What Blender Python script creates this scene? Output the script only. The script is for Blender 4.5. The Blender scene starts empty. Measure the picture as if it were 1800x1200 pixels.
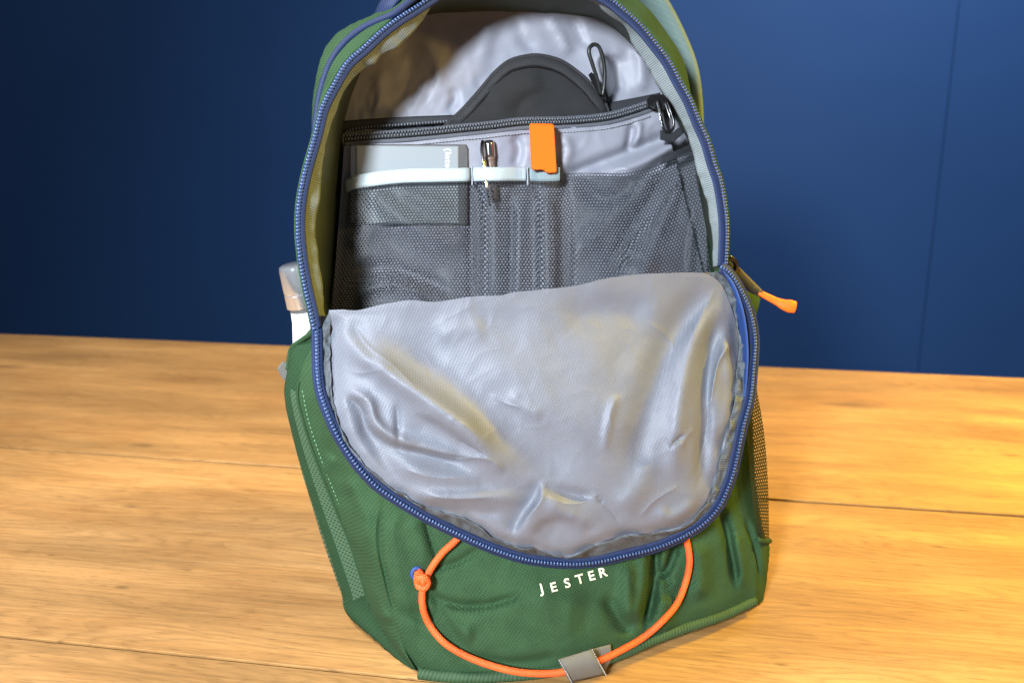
import bpy, math, random
import numpy as np
from mathutils import Vector
random.seed(4); rng = np.random.RandomState(7)
SC = bpy.context.scene; COL = SC.collection

# ------------------------------------------------------------------ camera, world, lamps
F = 1600.0; PITCH = math.atan(400.0/F); H = 0.40
cam = bpy.data.objects.new('camera', bpy.data.cameras.new('camera')); COL.objects.link(cam)
cam.location = (0, 0, H); cam.rotation_euler = (math.pi/2 - PITCH, 0, 0)
cam.data.sensor_width = 36; cam.data.lens = F/1800*36; cam.data.clip_start = 0.01; cam.data.clip_end = 50
cam.data.dof.use_dof = True; cam.data.dof.focus_distance = 0.66; cam.data.dof.aperture_fstop = 8.0
SC.camera = cam
SC.view_settings.view_transform = 'Standard'; SC.view_settings.look = 'None'
SC.view_settings.exposure = 0.0; SC.view_settings.gamma = 1.0
w = bpy.data.worlds.new('World'); SC.world = w; w.use_nodes = True
w.node_tree.nodes['Background'].inputs[0].default_value = (0.60, 0.66, 0.80, 1)
w.node_tree.nodes['Background'].inputs[1].default_value = 0.19

def area(name, loc, aim, size, power, col, spread=None):
    l = bpy.data.lights.new(name, 'AREA'); l.shape = 'DISK'; l.size = size; l.energy = power; l.color = col
    if spread: l.spread = math.radians(spread)
    o = bpy.data.objects.new(name, l); COL.objects.link(o); o.location = loc
    o.rotation_euler = (Vector(aim)-Vector(loc)).to_track_quat('-Z', 'Y').to_euler()
    return o
area('cool_lamp', (-0.46, -0.75, 0.78), (-0.02, 0.65, 0.22), 0.22, 11.5, (0.86, 0.93, 1.0), 75)
area('warm_lamp', (1.00, 0.88, 0.95), (0.68, 0.86, 0.0), 0.22, 18.5, (1.0, 0.69, 0.0), 130)
area('warm_front_fill', (1.05, 0.20, 0.80), (0.2, 0.7, 0.15), 0.12, 4.2, (1.0, 0.62, 0.14))  # second, small warm light added to tint the bag from front right
area('left_table_fill', (-0.80, 0.55, 1.30), (-0.5, 0.85, 0.0), 0.30, 17, (1.0, 0.93, 0.90), 140)  # unseen fill added to shade below the flap and brighten the left table
area('wall_lamp', (1.2, 2.1, 2.4), (1.2, 3.6, 1.0), 0.6, 72, (0.80, 0.88, 1.0))

# ------------------------------------------------------------------ geometry helpers
CAM = np.array([0, 0, H]); cp, sp = math.cos(PITCH), math.sin(PITCH)
YAW, LEAN = math.radians(16), math.radians(8)
def rays(u, v):
    u = np.asarray(u, float); v = np.asarray(v, float)
    a = (u-900)/F; b = (600-v)/F
    return np.stack([a, cp + b*sp, -sp + b*cp], -1)
def table(u, v, z=0.0):
    d = rays(u, v); t = (z-H)/d[..., 2]; return CAM + d*t[..., None]
BASE = table(735, 1186)
AX = np.array([math.cos(YAW), math.sin(YAW), 0.0]); HB = np.array([-math.sin(YAW), math.cos(YAW), 0.0])
UP = np.array([0, 0, 1.0])*math.cos(LEAN) + HB*math.sin(LEAN)
NO = np.cross(AX, UP)
def W(P):
    """(u, v, n): the point n metres in front of the bag's leaning front plane along the ray of a traced photo point"""
    P = np.asarray(P, float); d = rays(P[..., 0], P[..., 1])
    t = (((BASE-CAM)@NO) + P[..., 2])/(d@NO)
    Q = CAM + d*t[..., None]
    Q[..., 2] = np.maximum(Q[..., 2], 0.0012)
    return Q
def n_on_table(u, v):
    return (table(u, v)-BASE)@NO
def cr(pts, n):
    P = np.asarray(pts, float)
    Q = np.vstack([2*P[0]-P[1], P, 2*P[-1]-P[-2]]); out = []
    for i in range(1, len(Q)-2):
        p0, p1, p2, p3 = Q[i-1], Q[i], Q[i+1], Q[i+2]
        t = np.linspace(0, 1, 24, endpoint=False)[:, None]
        out.append(.5*((2*p1)+(-p0+p2)*t+(2*p0-5*p1+4*p2-p3)*t*t+(-p0+3*p1-3*p2+p3)*t**3))
    out.append(P[-1:]); out = np.vstack(out)
    return resample(out, n)
def resample(out, n):
    s = np.r_[0, np.cumsum(np.linalg.norm(np.diff(out[:, :2] if out.shape[1] > 3 else out, axis=0), axis=1))]
    x = np.linspace(0, s[-1], n)
    return np.stack([np.interp(x, s, out[:, k]) for k in range(out.shape[1])], 1)
def loc_uv(V):
    D = V-BASE
    return np.stack([D@AX, D@UP], -1)

def mkobj(name, V, faces, mat, parent=None, smooth=True, uv=None, thick=0, label=None):
    V = np.asarray(V, float).reshape(-1, 3)
    off = np.array(parent.location) if parent is not None else np.zeros(3)
    org = np.zeros(3)
    if parent is not None and parent.type == 'MESH': off = np.array(parent['_o'])
    me = bpy.data.meshes.new(name)
    if parent is None:
        org = V.mean(0); org[2] = V[:, 2].min(); off = org
    me.from_pydata((V-off).tolist(), [], [tuple(int(i) for i in f) for f in faces])
    if uv is not None:
        uv = np.asarray(uv, float).reshape(-1, 2)
        lay = me.uv_layers.new(name='UVMap')
        idx = np.zeros(len(me.loops), int); me.loops.foreach_get('vertex_index', idx)
        lay.data.foreach_set('uv', uv[idx].ravel())
    if mat: me.materials.append(mat)
    if smooth: me.polygons.foreach_set('use_smooth', [True]*len(me.polygons))
    me.update()
    o = bpy.data.objects.new(name, me); COL.objects.link(o)
    if parent is None: o.location = org
    else: o.parent = parent
    OFF[o.name] = off; o['_o'] = off.tolist()
    if thick:
        m = o.modifiers.new('thickness', 'SOLIDIFY'); m.thickness = thick; m.offset = -1
    if label: o['label'] = label
    return o
OFF = {}
def empty(name, loc, label, cat, group=None):
    o = bpy.data.objects.new(name, None); COL.objects.link(o); o.location = loc; o.empty_display_size = .05
    o['label'] = label; o['category'] = cat
    if group: o['group'] = group
    return o
def tag(o, label, cat): o['label'] = label; o['category'] = cat; return o
def gfaces(nr, nc, closed=False, flip=False):
    f = []
    m = nc if closed else nc-1
    for i in range(nr-1):
        for j in range(m):
            a, b = i*nc+j, i*nc+(j+1) % nc
            q = (a, b, b+nc, a+nc)
            f.append(q[::-1] if flip else q)
    return f
def front_flip(G):
    """make grid faces look at the camera side"""
    i, j = G.shape[0]//2, G.shape[1]//2
    nrm = np.cross(G[i, j+1]-G[i, j], G[i+1, j]-G[i, j]) if G.shape[1] > j+1 and G.shape[0] > i+1 else np.cross(G[0, 1]-G[0, 0], G[1, 0]-G[0, 0])
    return nrm@(CAM-G[i, j]) < 0
def sheet(name, P, mat, parent, thick=0, uv=None, label=None, world=False):
    """P: (rows, cols, 3) traced grid (u, v, n)"""
    G = P if world else W(P)
    if uv is None: uv = loc_uv(G)
    return mkobj(name, G, gfaces(G.shape[0], G.shape[1], flip=front_flip(G)), mat, parent, uv=uv, thick=thick, label=label)
def ruled(A, B, k, bow=None):
    s = np.linspace(0, 1, k)[None, :, None]
    G = A[:, None]*(1-s)+B[:, None]*s
    if bow is not None: G[..., 2] += (bow*np.sin(math.pi*s[..., 0]))
    return G
def arc_uv(G):
    """uv: metres along rows' first index, metres across"""
    c = G[:, G.shape[1]//2]
    l = np.r_[0, np.cumsum(np.linalg.norm(np.diff(c, axis=0), axis=1))]
    wd = np.linalg.norm(G-G[:, :1], axis=-1)
    return np.stack([np.repeat(l[:, None], G.shape[1], 1), wd], -1)
def frames(C):
    T = np.gradient(C, axis=0); T /= np.linalg.norm(T, axis=1)[:, None]
    return T
def tube(name, C, r, mat, parent, seg=10, flat=1.0, ref=None, label=None, world=True, caps=True):
    C = np.asarray(C, float)
    if not world: C = W(C)
    T = frames(C); ref = NO if ref is None else ref
    S = np.cross(T, ref); S /= np.linalg.norm(S, axis=1)[:, None]; N = np.cross(S, T)
    r = np.asarray(r, float)*np.ones(len(C))
    a = np.linspace(0, 2*math.pi, seg, endpoint=False)
    G = C[:, None]+r[:, None, None]*(np.cos(a)[None, :, None]*S[:, None]+np.sin(a)[None, :, None]*N[:, None]*flat)
    f = gfaces(len(C), seg, closed=True)
    if caps:
        f.append(tuple(range(seg))[::-1]); f.append(tuple((len(C)-1)*seg+i for i in range(seg)))
    l = np.r_[0, np.cumsum(np.linalg.norm(np.diff(C, axis=0), axis=1))]
    uv = np.stack([np.repeat(l[:, None], seg, 1), np.repeat((a*.002)[None], len(C), 0)], -1)
    f = [q[::-1] for q in f]
    return mkobj(name, G, f, mat, parent, uv=uv, label=label)
def smooth01(x): x = np.clip(x, 0, 1); return x*x*(3-2*x)
def strokes(u, v, L):
    out = np.zeros_like(u, dtype=float)
    for pts, wd, h, kind in L:
        P = cr(pts, 26); best = np.full(u.shape, 1e9); sgn = np.zeros(u.shape); par = np.zeros(u.shape)
        for i in range(len(P)-1):
            ax, ay = P[i]; bx, by = P[i+1]; dx, dy = bx-ax, by-ay; L2 = dx*dx+dy*dy+1e-9
            t = np.clip(((u-ax)*dx+(v-ay)*dy)/L2, 0, 1)
            ex, ey = u-(ax+t*dx), v-(ay+t*dy); d = np.hypot(ex, ey); m = d < best
            best = np.where(m, d, best); sgn = np.where(m, np.sign(dx*ey-dy*ex), sgn)
            par = np.where(m, (i+t)/(len(P)-1), par)
        tap = smooth01(par/.25)*smooth01((1-par)/.25)
        x = best/wd
        if kind == 'g': out += h*tap*np.exp(-x*x)
        elif kind == 'c': out += h*tap*np.exp(-x)
        elif kind == 's': out += h*tap*np.tanh(sgn*x*1.5)*np.exp(-(x/3.0)**2)
    return out
_tab = rng.rand(64, 64)
def vnoise(x, y):
    xi = np.floor(x).astype(int); yi = np.floor(y).astype(int); fx = smooth01(x-xi); fy = smooth01(y-yi)
    g = lambda a, b: _tab[a % 64, b % 64]
    return (g(xi, yi)*(1-fx)*(1-fy)+g(xi+1, yi)*fx*(1-fy)+g(xi, yi+1)*(1-fx)*fy+g(xi+1, yi+1)*fx*fy)*2-1
def wob(u, v, s, seed=0):
    return vnoise(u/s+seed*7.3, v/s+seed*3.1)*.65+vnoise(u/s*2.1+5+seed, v/s*2.1+9)*.35
def bil(G, s, t):
    """sample a grid (rows by t, cols by s) bilinearly"""
    R, C = G.shape[:2]; y = np.clip(t, 0, 1)*(R-1); x = np.clip(s, 0, 1)*(C-1)
    y0 = np.minimum(y.astype(int), R-2); x0 = np.minimum(x.astype(int), C-2); fy = (y-y0)[..., None]; fx = (x-x0)[..., None]
    return G[y0, x0]*(1-fx)*(1-fy)+G[y0, x0+1]*fx*(1-fy)+G[y0+1, x0]*(1-fx)*fy+G[y0+1, x0+1]*fx*fy
def netting(name, G, nx, hole, mat, parent, aspect, thick=0.0, label=None):
    """knitted mesh cloth: a sheet with round holes in a honeycomb. G world grid"""
    dx = 1.0/nx; dy = dx*aspect*.866; ny = int(1/dy)
    V = []; Fc = []; k = 0
    a = np.arange(6)*math.pi/3+math.pi/6
    cx, cy = [], []
    for j in range(ny+1):
        for i in range(nx+1):
            x = (i+(.5 if j % 2 else 0))*dx; y = j*dy
            if x > 1 or y > 1: continue
            cx.append(x); cy.append(y)
    cx = np.array(cx); cy = np.array(cy); n = len(cx)
    R = dx/math.sqrt(3)
    so = np.concatenate([cx[:, None]+R*np.cos(a), cx[:, None]+R*hole*np.cos(a)], 1)
    to = np.concatenate([cy[:, None]+R*np.sin(a)*aspect, cy[:, None]+R*hole*np.sin(a)*aspect], 1)
    V = bil(G, so, to).reshape(-1, 3)
    # the rim of each hole stands a little proud, so threads catch the light
    base = np.arange(n)*12
    for q in range(6):
        r = (q+1) % 6
        Fc.append(np.stack([base+q, base+r, base+6+r, base+6+q], 1))
    Fc = np.concatenate(Fc)
    o = mkobj(name, V, Fc.tolist(), mat, parent, uv=np.stack([so, to], -1), label=label)
    if thick:
        m = o.modifiers.new('thickness', 'SOLIDIFY'); m.thickness = thick; m.offset = 0
    o['kind'] = 'stuff'
    return o
def boxes(name, items, mat, parent, label=None, bevel=0.0):
    """items: (centre, T, S, N, half sizes) joined small blocks with chamfered tops"""
    V = []; Fc = []
    for c, T, S, N, (a, b, h) in items:
        k = len(V)
        for z, q in ((-1, 1.0), (.3, 1.0), (1, .55)):
            for x, y in ((-1, -1), (1, -1), (1, 1), (-1, 1)):
                V.append(c+T*a*x*q+S*b*y*q+N*h*z)
        for r in (0, 4):
            for i in range(4):
                j = (i+1) % 4; Fc.append((k+r+i, k+r+j, k+r+4+j, k+r+4+i))
        Fc.append((k+8, k+9, k+10, k+11)); Fc.append((k+3, k+2, k+1, k))
    o = mkobj(name, np.array(V), Fc, mat, parent, smooth=True, label=label)
    return o
def zip_teeth(name, C, mat, parent, pitch=.0021, half=(.00065, .0019, .0011), lift=.001, rows=(0,), ref=None):
    L = np.linalg.norm(np.diff(C, axis=0), axis=1).sum(); D = resample(C, int(L/pitch)); T = frames(D)
    ref = NO if ref is None else ref
    it = []
    for i in range(len(D)):
        S = np.cross(T[i], ref); S /= np.linalg.norm(S); N = np.cross(S, T[i])
        for ro in rows:
            it.append((D[i]+S*ro+N*lift+(T[i]*pitch*.5 if ro > 0 else 0), T[i], S, N, half))
    o = boxes(name, it, mat, parent); o['kind'] = 'stuff'; return o
def offset2(P, d):
    """shift a traced curve sideways by d px (left of travel is negative v side)"""
    T = np.gradient(P[:, :2], axis=0); T /= np.linalg.norm(T, axis=1)[:, None]
    Q = P.copy(); Q[:, 0] += -T[:, 1]*d; Q[:, 1] += T[:, 0]*d
    return Q
def stitches(name, P, mat, parent, pitch=.0026, ln=.0009, lift=.0006):
    C = W(P); L = np.linalg.norm(np.diff(C, axis=0), axis=1).sum(); D = resample(C, max(3, int(L/pitch))); T = frames(D); it = []
    for i in range(len(D)):
        S = np.cross(T[i], NO); S /= np.linalg.norm(S); N = np.cross(S, T[i])
        it.append((D[i]+N*lift, T[i], S, N, (ln, .00035, .0004)))
    o = boxes(name, it, mat, parent); o['kind'] = 'stuff'; return o

# ------------------------------------------------------------------ materials
def mat(name, col, rough=.6, spec=.4, metal=0, sheen=0, coat=0):
    m = bpy.data.materials.new(name); m.use_nodes = True; b = m.node_tree.nodes['Principled BSDF']
    b.inputs['Base Color'].default_value = (*col, 1); b.inputs['Roughness'].default_value = rough
    b.inputs['Specular IOR Level'].default_value = spec; b.inputs['Metallic'].default_value = metal
    b.inputs['Sheen Weight'].default_value = sheen; b.inputs['Coat Weight'].default_value = coat
    return m
def nd(m, t, **k):
    n = m.node_tree.nodes.new(t)
    for a, b in k.items():
        if a.startswith('i_'): n.inputs[a[2:].replace('_', ' ')].default_value = b
        else: setattr(n, a, b)
    return n
def lk(m, a, b): m.node_tree.links.new(a, b)
def cloth(name, col, col2, rough=.6, spec=.3, period=.0015, bump=.3, rot=.6, sheen=0, grain=.5, blotch=60, ribs=False):
    m = mat(name, col, rough, spec, sheen=sheen); b = m.node_tree.nodes['Principled BSDF']
    tc = nd(m, 'ShaderNodeTexCoord'); mp = nd(m, 'ShaderNodeMapping'); mp.inputs['Rotation'].default_value = (0, 0, rot)
    lk(m, tc.outputs['UV'], mp.inputs['Vector'])
    w1 = nd(m, 'ShaderNodeTexWave', bands_direction='X'); w1.inputs['Scale'].default_value = .314/period
    w1.inputs['Distortion'].default_value = .6; w1.inputs['Detail'].default_value = 1
    lk(m, mp.outputs[0], w1.inputs['Vector'])
    hgt = w1.outputs['Fac']
    if not ribs:
        w2 = nd(m, 'ShaderNodeTexWave', bands_direction='Y'); w2.inputs['Scale'].default_value = .314/period*1.13
        w2.inputs['Distortion'].default_value = .6
        lk(m, mp.outputs[0], w2.inputs['Vector'])
        mu = nd(m, 'ShaderNodeMath', operation='MULTIPLY'); lk(m, w1.outputs['Fac'], mu.inputs[0]); lk(m, w2.outputs['Fac'], mu.inputs[1])
        hgt = mu.outputs[0]
    ns = nd(m, 'ShaderNodeTexNoise'); ns.inputs['Scale'].default_value = blotch; ns.inputs['Detail'].default_value = 5
    lk(m, tc.outputs['UV'], ns.inputs['Vector'])
    fn = nd(m, 'ShaderNodeTexNoise'); fn.inputs['Scale'].default_value = 900; fn.inputs['Detail'].default_value = 2
    lk(m, tc.outputs['UV'], fn.inputs['Vector'])
    ad = nd(m, 'ShaderNodeMath', operation='MULTIPLY_ADD'); ad.inputs[1].default_value = grain
    lk(m, fn.outputs['Fac'], ad.inputs[0]); lk(m, hgt, ad.inputs[2])
    ad2 = nd(m, 'ShaderNodeMath', operation='ADD'); lk(m, ad.outputs[0], ad2.inputs[0]); lk(m, ns.outputs['Fac'], ad2.inputs[1])
    mr = nd(m, 'ShaderNodeMapRange'); mr.inputs['From Min'].default_value = .5; mr.inputs['From Max'].default_value = 1.6
    lk(m, ad2.outputs[0], mr.inputs['Value'])
    mx = nd(m, 'ShaderNodeMix', data_type='RGBA'); mx.inputs['A'].default_value = (*col2, 1); mx.inputs['B'].default_value = (*col, 1)
    lk(m, mr.outputs[0], mx.inputs['Factor']); lk(m, mx.outputs['Result'], b.inputs['Base Color'])
    bp = nd(m, 'ShaderNodeBump'); bp.inputs['Strength'].default_value = bump; bp.inputs['Distance'].default_value = .0004
    lk(m, ad.outputs[0], bp.inputs['Height']); lk(m, bp.outputs[0], b.inputs['Normal'])
    return m
M = {}
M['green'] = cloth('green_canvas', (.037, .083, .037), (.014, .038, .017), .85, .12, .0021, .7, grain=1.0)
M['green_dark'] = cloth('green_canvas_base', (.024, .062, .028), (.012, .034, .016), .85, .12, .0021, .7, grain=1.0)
M['green_tape'] = cloth('green_ribbed_tape', (.037, .083, .037), (.018, .045, .021), .7, .3, .0026, .6, rot=.5, ribs=True)
M['green_net'] = mat('green_netting_yarn', (.060, .115, .068), .7, .2)
M['olive'] = cloth('olive_coated_inside', (.055, .070, .040), (.038, .050, .028), .6, .3, .002, .1)
M['lining_lit'] = cloth('grey_nylon_brightened', (.285, .298, .35), (.23, .24, .29), .5, .4, .0014, .12, rot=.1, sheen=0, grain=.3)  # the flap's nylon in a lighter colour, standing in for brighter light inside
M['lining'] = cloth('silver_grey_nylon', (.158, .172, .206), (.122, .134, .165), .52, .35, .0019, .35, rot=.45, sheen=0, grain=.9)
M['bindup'] = cloth('pale_grey_grosgrain_ribbon', (.20, .24, .255), (.09, .11, .12), .6, .3, .0016, .6, rot=0, ribs=True)
M['bind'] = cloth('grey_grosgrain_ribbon', (.115, .135, .150), (.032, .038, .047), .6, .3, .0016, .6, rot=0, ribs=True)
M['bindlight'] = cloth('pale_elastic_binding', (.48, .57, .60), (.40, .48, .51), .6, .3, .0014, .3, rot=0, ribs=True)
M['bluetape'] = cloth('navy_zip_tape', (.008, .023, .082), (.005, .013, .05), .6, .35, .0012, .4, rot=0, ribs=True)
M['navy'] = mat('navy_piping', (.02, .055, .20), .6)
M['tooth'] = mat('blue_zip_coil', (.035, .075, .19), .3, .6)
M['toothdark'] = mat('black_zip_coil', (.10, .11, .13), .3, .6)
M['blacktape'] = cloth('black_zip_tape', (.035, .037, .045), (.018, .02, .024), .7, .3, .0014, .3, rot=0, ribs=True)
M['greytape'] = cloth('dark_grey_zip_tape', (.11, .12, .145), (.075, .08, .10), .7, .3, .0014, .3, rot=0, ribs=True)
M['net'] = mat('charcoal_netting_yarn', (.038, .044, .053), .55, .3)
M['netdark'] = mat('olive_black_netting_yarn', (.016, .021, .009), .6, .2)
M['felt'] = cloth('charcoal_soft_fabric', (.028, .029, .031), (.012, .013, .014), .9, .2, .0016, .6, grain=1.6)
M['feltedge'] = cloth('charcoal_knit_binding', (.050, .051, .055), (.024, .025, .027), .8, .2, .0022, .6)
M['black'] = mat('black_lacquered_metal', (.012, .012, .014), .25, .6)
M['blackcord'] = mat('black_cord', (.014, .017, .018), .4, .5)
M['steel'] = mat('polished_steel', (.85, .89, .93), .12, metal=.88)
M['chrome'] = mat('chrome_pen', (.55, .54, .52), .12, metal=1)
M['white'] = mat('white_bottle_paint', (.66, .70, .72), .35, .5)
M['orange'] = mat('orange_plastic', (.85, .145, .008), .42, .4)
M['cord'] = cloth('orange_cord_sleeve', (.95, .16, .03), (.65, .07, .015), .55, .35, .0016, .9, rot=.7)
M['orangetag'] = mat('orange_rubber_pull', (.95, .16, .01), .5, .4)
M['alu'] = mat('brushed_aluminium', (.33, .37, .40), .38, metal=.25)
M['aludark'] = mat('dark_drive_edge', (.10, .10, .10), .4, .5)
M['print'] = mat('white_print', (.85, .87, .88), .6)
M['thread'] = mat('cream_embroidery', (.80, .78, .55), .6)
M['threadgreen'] = mat('pale_green_thread', (.12, .28, .16), .7)
M['threadgrey'] = mat('grey_thread', (.30, .32, .36), .7)
M['webgrey'] = cloth('grey_ribbed_webbing', (.15, .15, .135), (.11, .11, .098), .65, .3, .0013, .4, rot=0, ribs=True)
M['padgrey'] = cloth('grey_green_strap', (.13, .20, .19), (.09, .14, .14), .7, .3, .0015, .3)

pA, pB = table(0, 585), table(1800, 664)
tx = (pB-pA)/np.linalg.norm(pB-pA); ty = np.array([-tx[1], tx[0], 0.0])
def tl(u, v): q = table(u, v)-pA; return q@tx, q@ty
KNOTS = [(*tl(1500, 712), .022), (*tl(230, 890), .006), (*tl(250, 782), .010), (*tl(1375, 1168), .003), (*tl(212, 1032), .004), (*tl(90, 975), .003), (*tl(1780, 800), .008), (*tl(330, 1001), .003), (*tl(1650, 960), .004)]
def wood_mat():
    m = mat('oiled_oak', (.5, .3, .12), .42, .35); b = m.node_tree.nodes['Principled BSDF']
    tc = nd(m, 'ShaderNodeTexCoord'); oi = nd(m, 'ShaderNodeObjectInfo')
    mu = nd(m, 'ShaderNodeMath', operation='MULTIPLY', i_Value=0); mu.inputs[1].default_value = 9.0; lk(m, oi.outputs['Random'], mu.inputs[0])
    cx = nd(m, 'ShaderNodeCombineXYZ'); lk(m, mu.outputs[0], cx.inputs[0]); lk(m, mu.outputs[0], cx.inputs[2])
    va = nd(m, 'ShaderNodeVectorMath', operation='ADD'); lk(m, tc.outputs['UV'], va.inputs[0]); lk(m, cx.outputs[0], va.inputs[1])
    # slow bend of the grain
    m1 = nd(m, 'ShaderNodeMapping'); m1.inputs['Scale'].default_value = (1.6, 9, 1); lk(m, va.outputs[0], m1.inputs[0])
    n1 = nd(m, 'ShaderNodeTexNoise'); n1.inputs['Scale'].default_value = 1.6; n1.inputs['Detail'].default_value = 4; lk(m, m1.outputs[0], n1.inputs['Vector'])
    m2 = nd(m, 'ShaderNodeMapping'); m2.inputs['Scale'].default_value = (4.5, 17, 1); lk(m, va.outputs[0], m2.inputs[0])
    vm = nd(m, 'ShaderNodeVectorMath', operation='MULTIPLY_ADD'); vm.inputs[1].default_value = (0, 5, 0)
    lk(m, n1.outputs['Color'], vm.inputs[0]); lk(m, m2.outputs[0], vm.inputs[2])
    n2 = nd(m, 'ShaderNodeTexNoise'); n2.inputs['Scale'].default_value = 1.0; n2.inputs['Detail'].default_value = 9; n2.inputs['Roughness'].default_value = .68
    lk(m, vm.outputs[0], n2.inputs['Vector'])
    m3 = nd(m, 'ShaderNodeMapping'); m3.inputs['Scale'].default_value = (9, 340, 1); lk(m, va.outputs[0], m3.inputs[0])
    n3 = nd(m, 'ShaderNodeTexNoise'); n3.inputs['Scale'].default_value = 1.0; n3.inputs['Detail'].default_value = 6; lk(m, m3.outputs[0], n3.inputs['Vector'])
    r1 = nd(m, 'ShaderNodeValToRGB'); e = r1.color_ramp.elements
    e[0].position = .30; e[0].color = (.43, .215, .068, 1); e[1].position = .72; e[1].color = (.57, .325, .120, 1)
    x = e.new(.5); x.color = (.50, .270, .092, 1)
    lk(m, n2.outputs['Fac'], r1.inputs[0])
    r0 = nd(m, 'ShaderNodeMapRange'); r0.inputs['From Min'].default_value = .35; r0.inputs['From Max'].default_value = .65
    r0.inputs['To Min'].default_value = .76; r0.inputs['To Max'].default_value = 1.12; lk(m, n1.outputs['Fac'], r0.inputs['Value'])
    r3 = nd(m, 'ShaderNodeMapRange'); r3.inputs['From Min'].default_value = .32; r3.inputs['From Max'].default_value = .55
    r3.inputs['To Min'].default_value = .80; r3.inputs['To Max'].default_value = 1.0; lk(m, n3.outputs['Fac'], r3.inputs['Value'])
    mm = nd(m, 'ShaderNodeMath', operation='MULTIPLY'); lk(m, r0.outputs[0], mm.inputs[0]); lk(m, r3.outputs[0], mm.inputs[1])
    # knots
    mk = nd(m, 'ShaderNodeMapping'); mk.inputs['Scale'].default_value = (2.6, 7.5, 1); lk(m, va.outputs[0], mk.inputs[0])
    vo = nd(m, 'ShaderNodeTexVoronoi'); vo.inputs['Scale'].default_value = 1.0; lk(m, mk.outputs[0], vo.inputs['Vector'])
    rk = nd(m, 'ShaderNodeMapRange'); rk.inputs['From Min'].default_value = .03; rk.inputs['From Max'].default_value = .13
    rk.inputs['To Min'].default_value = .62; rk.inputs['To Max'].default_value = 1.0; lk(m, vo.outputs['Distance'], rk.inputs['Value'])
    m5 = nd(m, 'ShaderNodeMath', operation='MULTIPLY'); lk(m, mm.outputs[0], m5.inputs[0]); lk(m, rk.outputs[0], m5.inputs[1])
    mp_ = nd(m, 'ShaderNodeMapping'); mp_.inputs['Scale'].default_value = (55, 1000, 1); lk(m, va.outputs[0], mp_.inputs[0])
    n5 = nd(m, 'ShaderNodeTexNoise'); n5.inputs['Scale'].default_value = 1.0; n5.inputs['Detail'].default_value = 2; lk(m, mp_.outputs[0], n5.inputs['Vector'])
    r5 = nd(m, 'ShaderNodeMapRange'); r5.inputs['From Min'].default_value = .30; r5.inputs['From Max'].default_value = .42
    r5.inputs['To Min'].default_value = .62; r5.inputs['To Max'].default_value = 1.0; lk(m, n5.outputs['Fac'], r5.inputs['Value'])
    m7 = nd(m, 'ShaderNodeMapping'); m7.inputs['Scale'].default_value = (6, 34, 1); lk(m, va.outputs[0], m7.inputs[0])
    n7 = nd(m, 'ShaderNodeTexNoise'); n7.inputs['Scale'].default_value = 1.0; n7.inputs['Detail'].default_value = 6; lk(m, m7.outputs[0], n7.inputs['Vector'])
    r7 = nd(m, 'ShaderNodeMapRange'); r7.inputs['From Min'].default_value = .35; r7.inputs['From Max'].default_value = .68
    r7.inputs['To Min'].default_value = .90; r7.inputs['To Max'].default_value = 1.05; lk(m, n7.outputs['Fac'], r7.inputs['Value'])
    m8 = nd(m, 'ShaderNodeMapping'); m8.inputs['Scale'].default_value = (.9, 7, 1); lk(m, va.outputs[0], m8.inputs[0])
    n8 = nd(m, 'ShaderNodeTexNoise'); n8.inputs['Scale'].default_value = 1.3; n8.inputs['Detail'].default_value = 3; lk(m, m8.outputs[0], n8.inputs['Vector'])
    s8 = nd(m, 'ShaderNodeSeparateXYZ'); lk(m, va.outputs[0], s8.inputs[0])
    a8 = nd(m, 'ShaderNodeMath', operation='MULTIPLY_ADD'); a8.inputs[1].default_value = .55; lk(m, n8.outputs['Fac'], a8.inputs[0]); lk(m, s8.outputs['Y'], a8.inputs[2])
    b8 = nd(m, 'ShaderNodeMath', operation='MULTIPLY'); b8.inputs[1].default_value = 85; lk(m, a8.outputs[0], b8.inputs[0])
    f8 = nd(m, 'ShaderNodeMath', operation='FRACT'); lk(m, b8.outputs[0], f8.inputs[0])
    r8 = nd(m, 'ShaderNodeValToRGB'); e8 = r8.color_ramp.elements; e8[0].position = 0; e8[0].color = (.83, .81, .79, 1); e8[1].position = .55; e8[1].color = (1, 1, 1, 1)
    z8 = e8.new(.97); z8.color = (.93, .93, .93, 1); z9 = e8.new(1.0); z9.color = (.83, .81, .79, 1)
    lk(m, f8.outputs[0], r8.inputs[0])
    last = nd(m, 'ShaderNodeMath', operation='MULTIPLY'); lk(m, m5.outputs[0], last.inputs[0]); lk(m, r8.outputs[0], last.inputs[1])
    for nn_ in (r5, r7):
        q = nd(m, 'ShaderNodeMath', operation='MULTIPLY'); lk(m, last.outputs[0], q.inputs[0]); lk(m, nn_.outputs[0], q.inputs[1]); last = q
    for (ku, kv, kr) in KNOTS:
        dd = nd(m, 'ShaderNodeVectorMath', operation='MULTIPLY_ADD'); dd.inputs[1].default_value = (1/kr/2.4, 1/kr, 0); dd.inputs[2].default_value = (-ku/kr/2.4, -kv/kr, 0)
        lk(m, tc.outputs['UV'], dd.inputs[0])
        dn = nd(m, 'ShaderNodeVectorMath', operation='MULTIPLY_ADD'); dn.inputs[1].default_value = (.9, .9, 0); lk(m, n7.outputs['Color'], dn.inputs[0]); lk(m, dd.outputs[0], dn.inputs[2])
        ds = nd(m, 'ShaderNodeVectorMath', operation='DISTANCE'); ds.inputs[1].default_value = (.45, .45, 0); lk(m, dn.outputs[0], ds.inputs[0])
        rk_ = nd(m, 'ShaderNodeMapRange'); rk_.inputs['From Min'].default_value = .1; rk_.inputs['From Max'].default_value = 1.0
        rk_.inputs['To Min'].default_value = .55; rk_.inputs['To Max'].default_value = 1.0; lk(m, ds.outputs['Value'], rk_.inputs['Value'])
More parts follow.
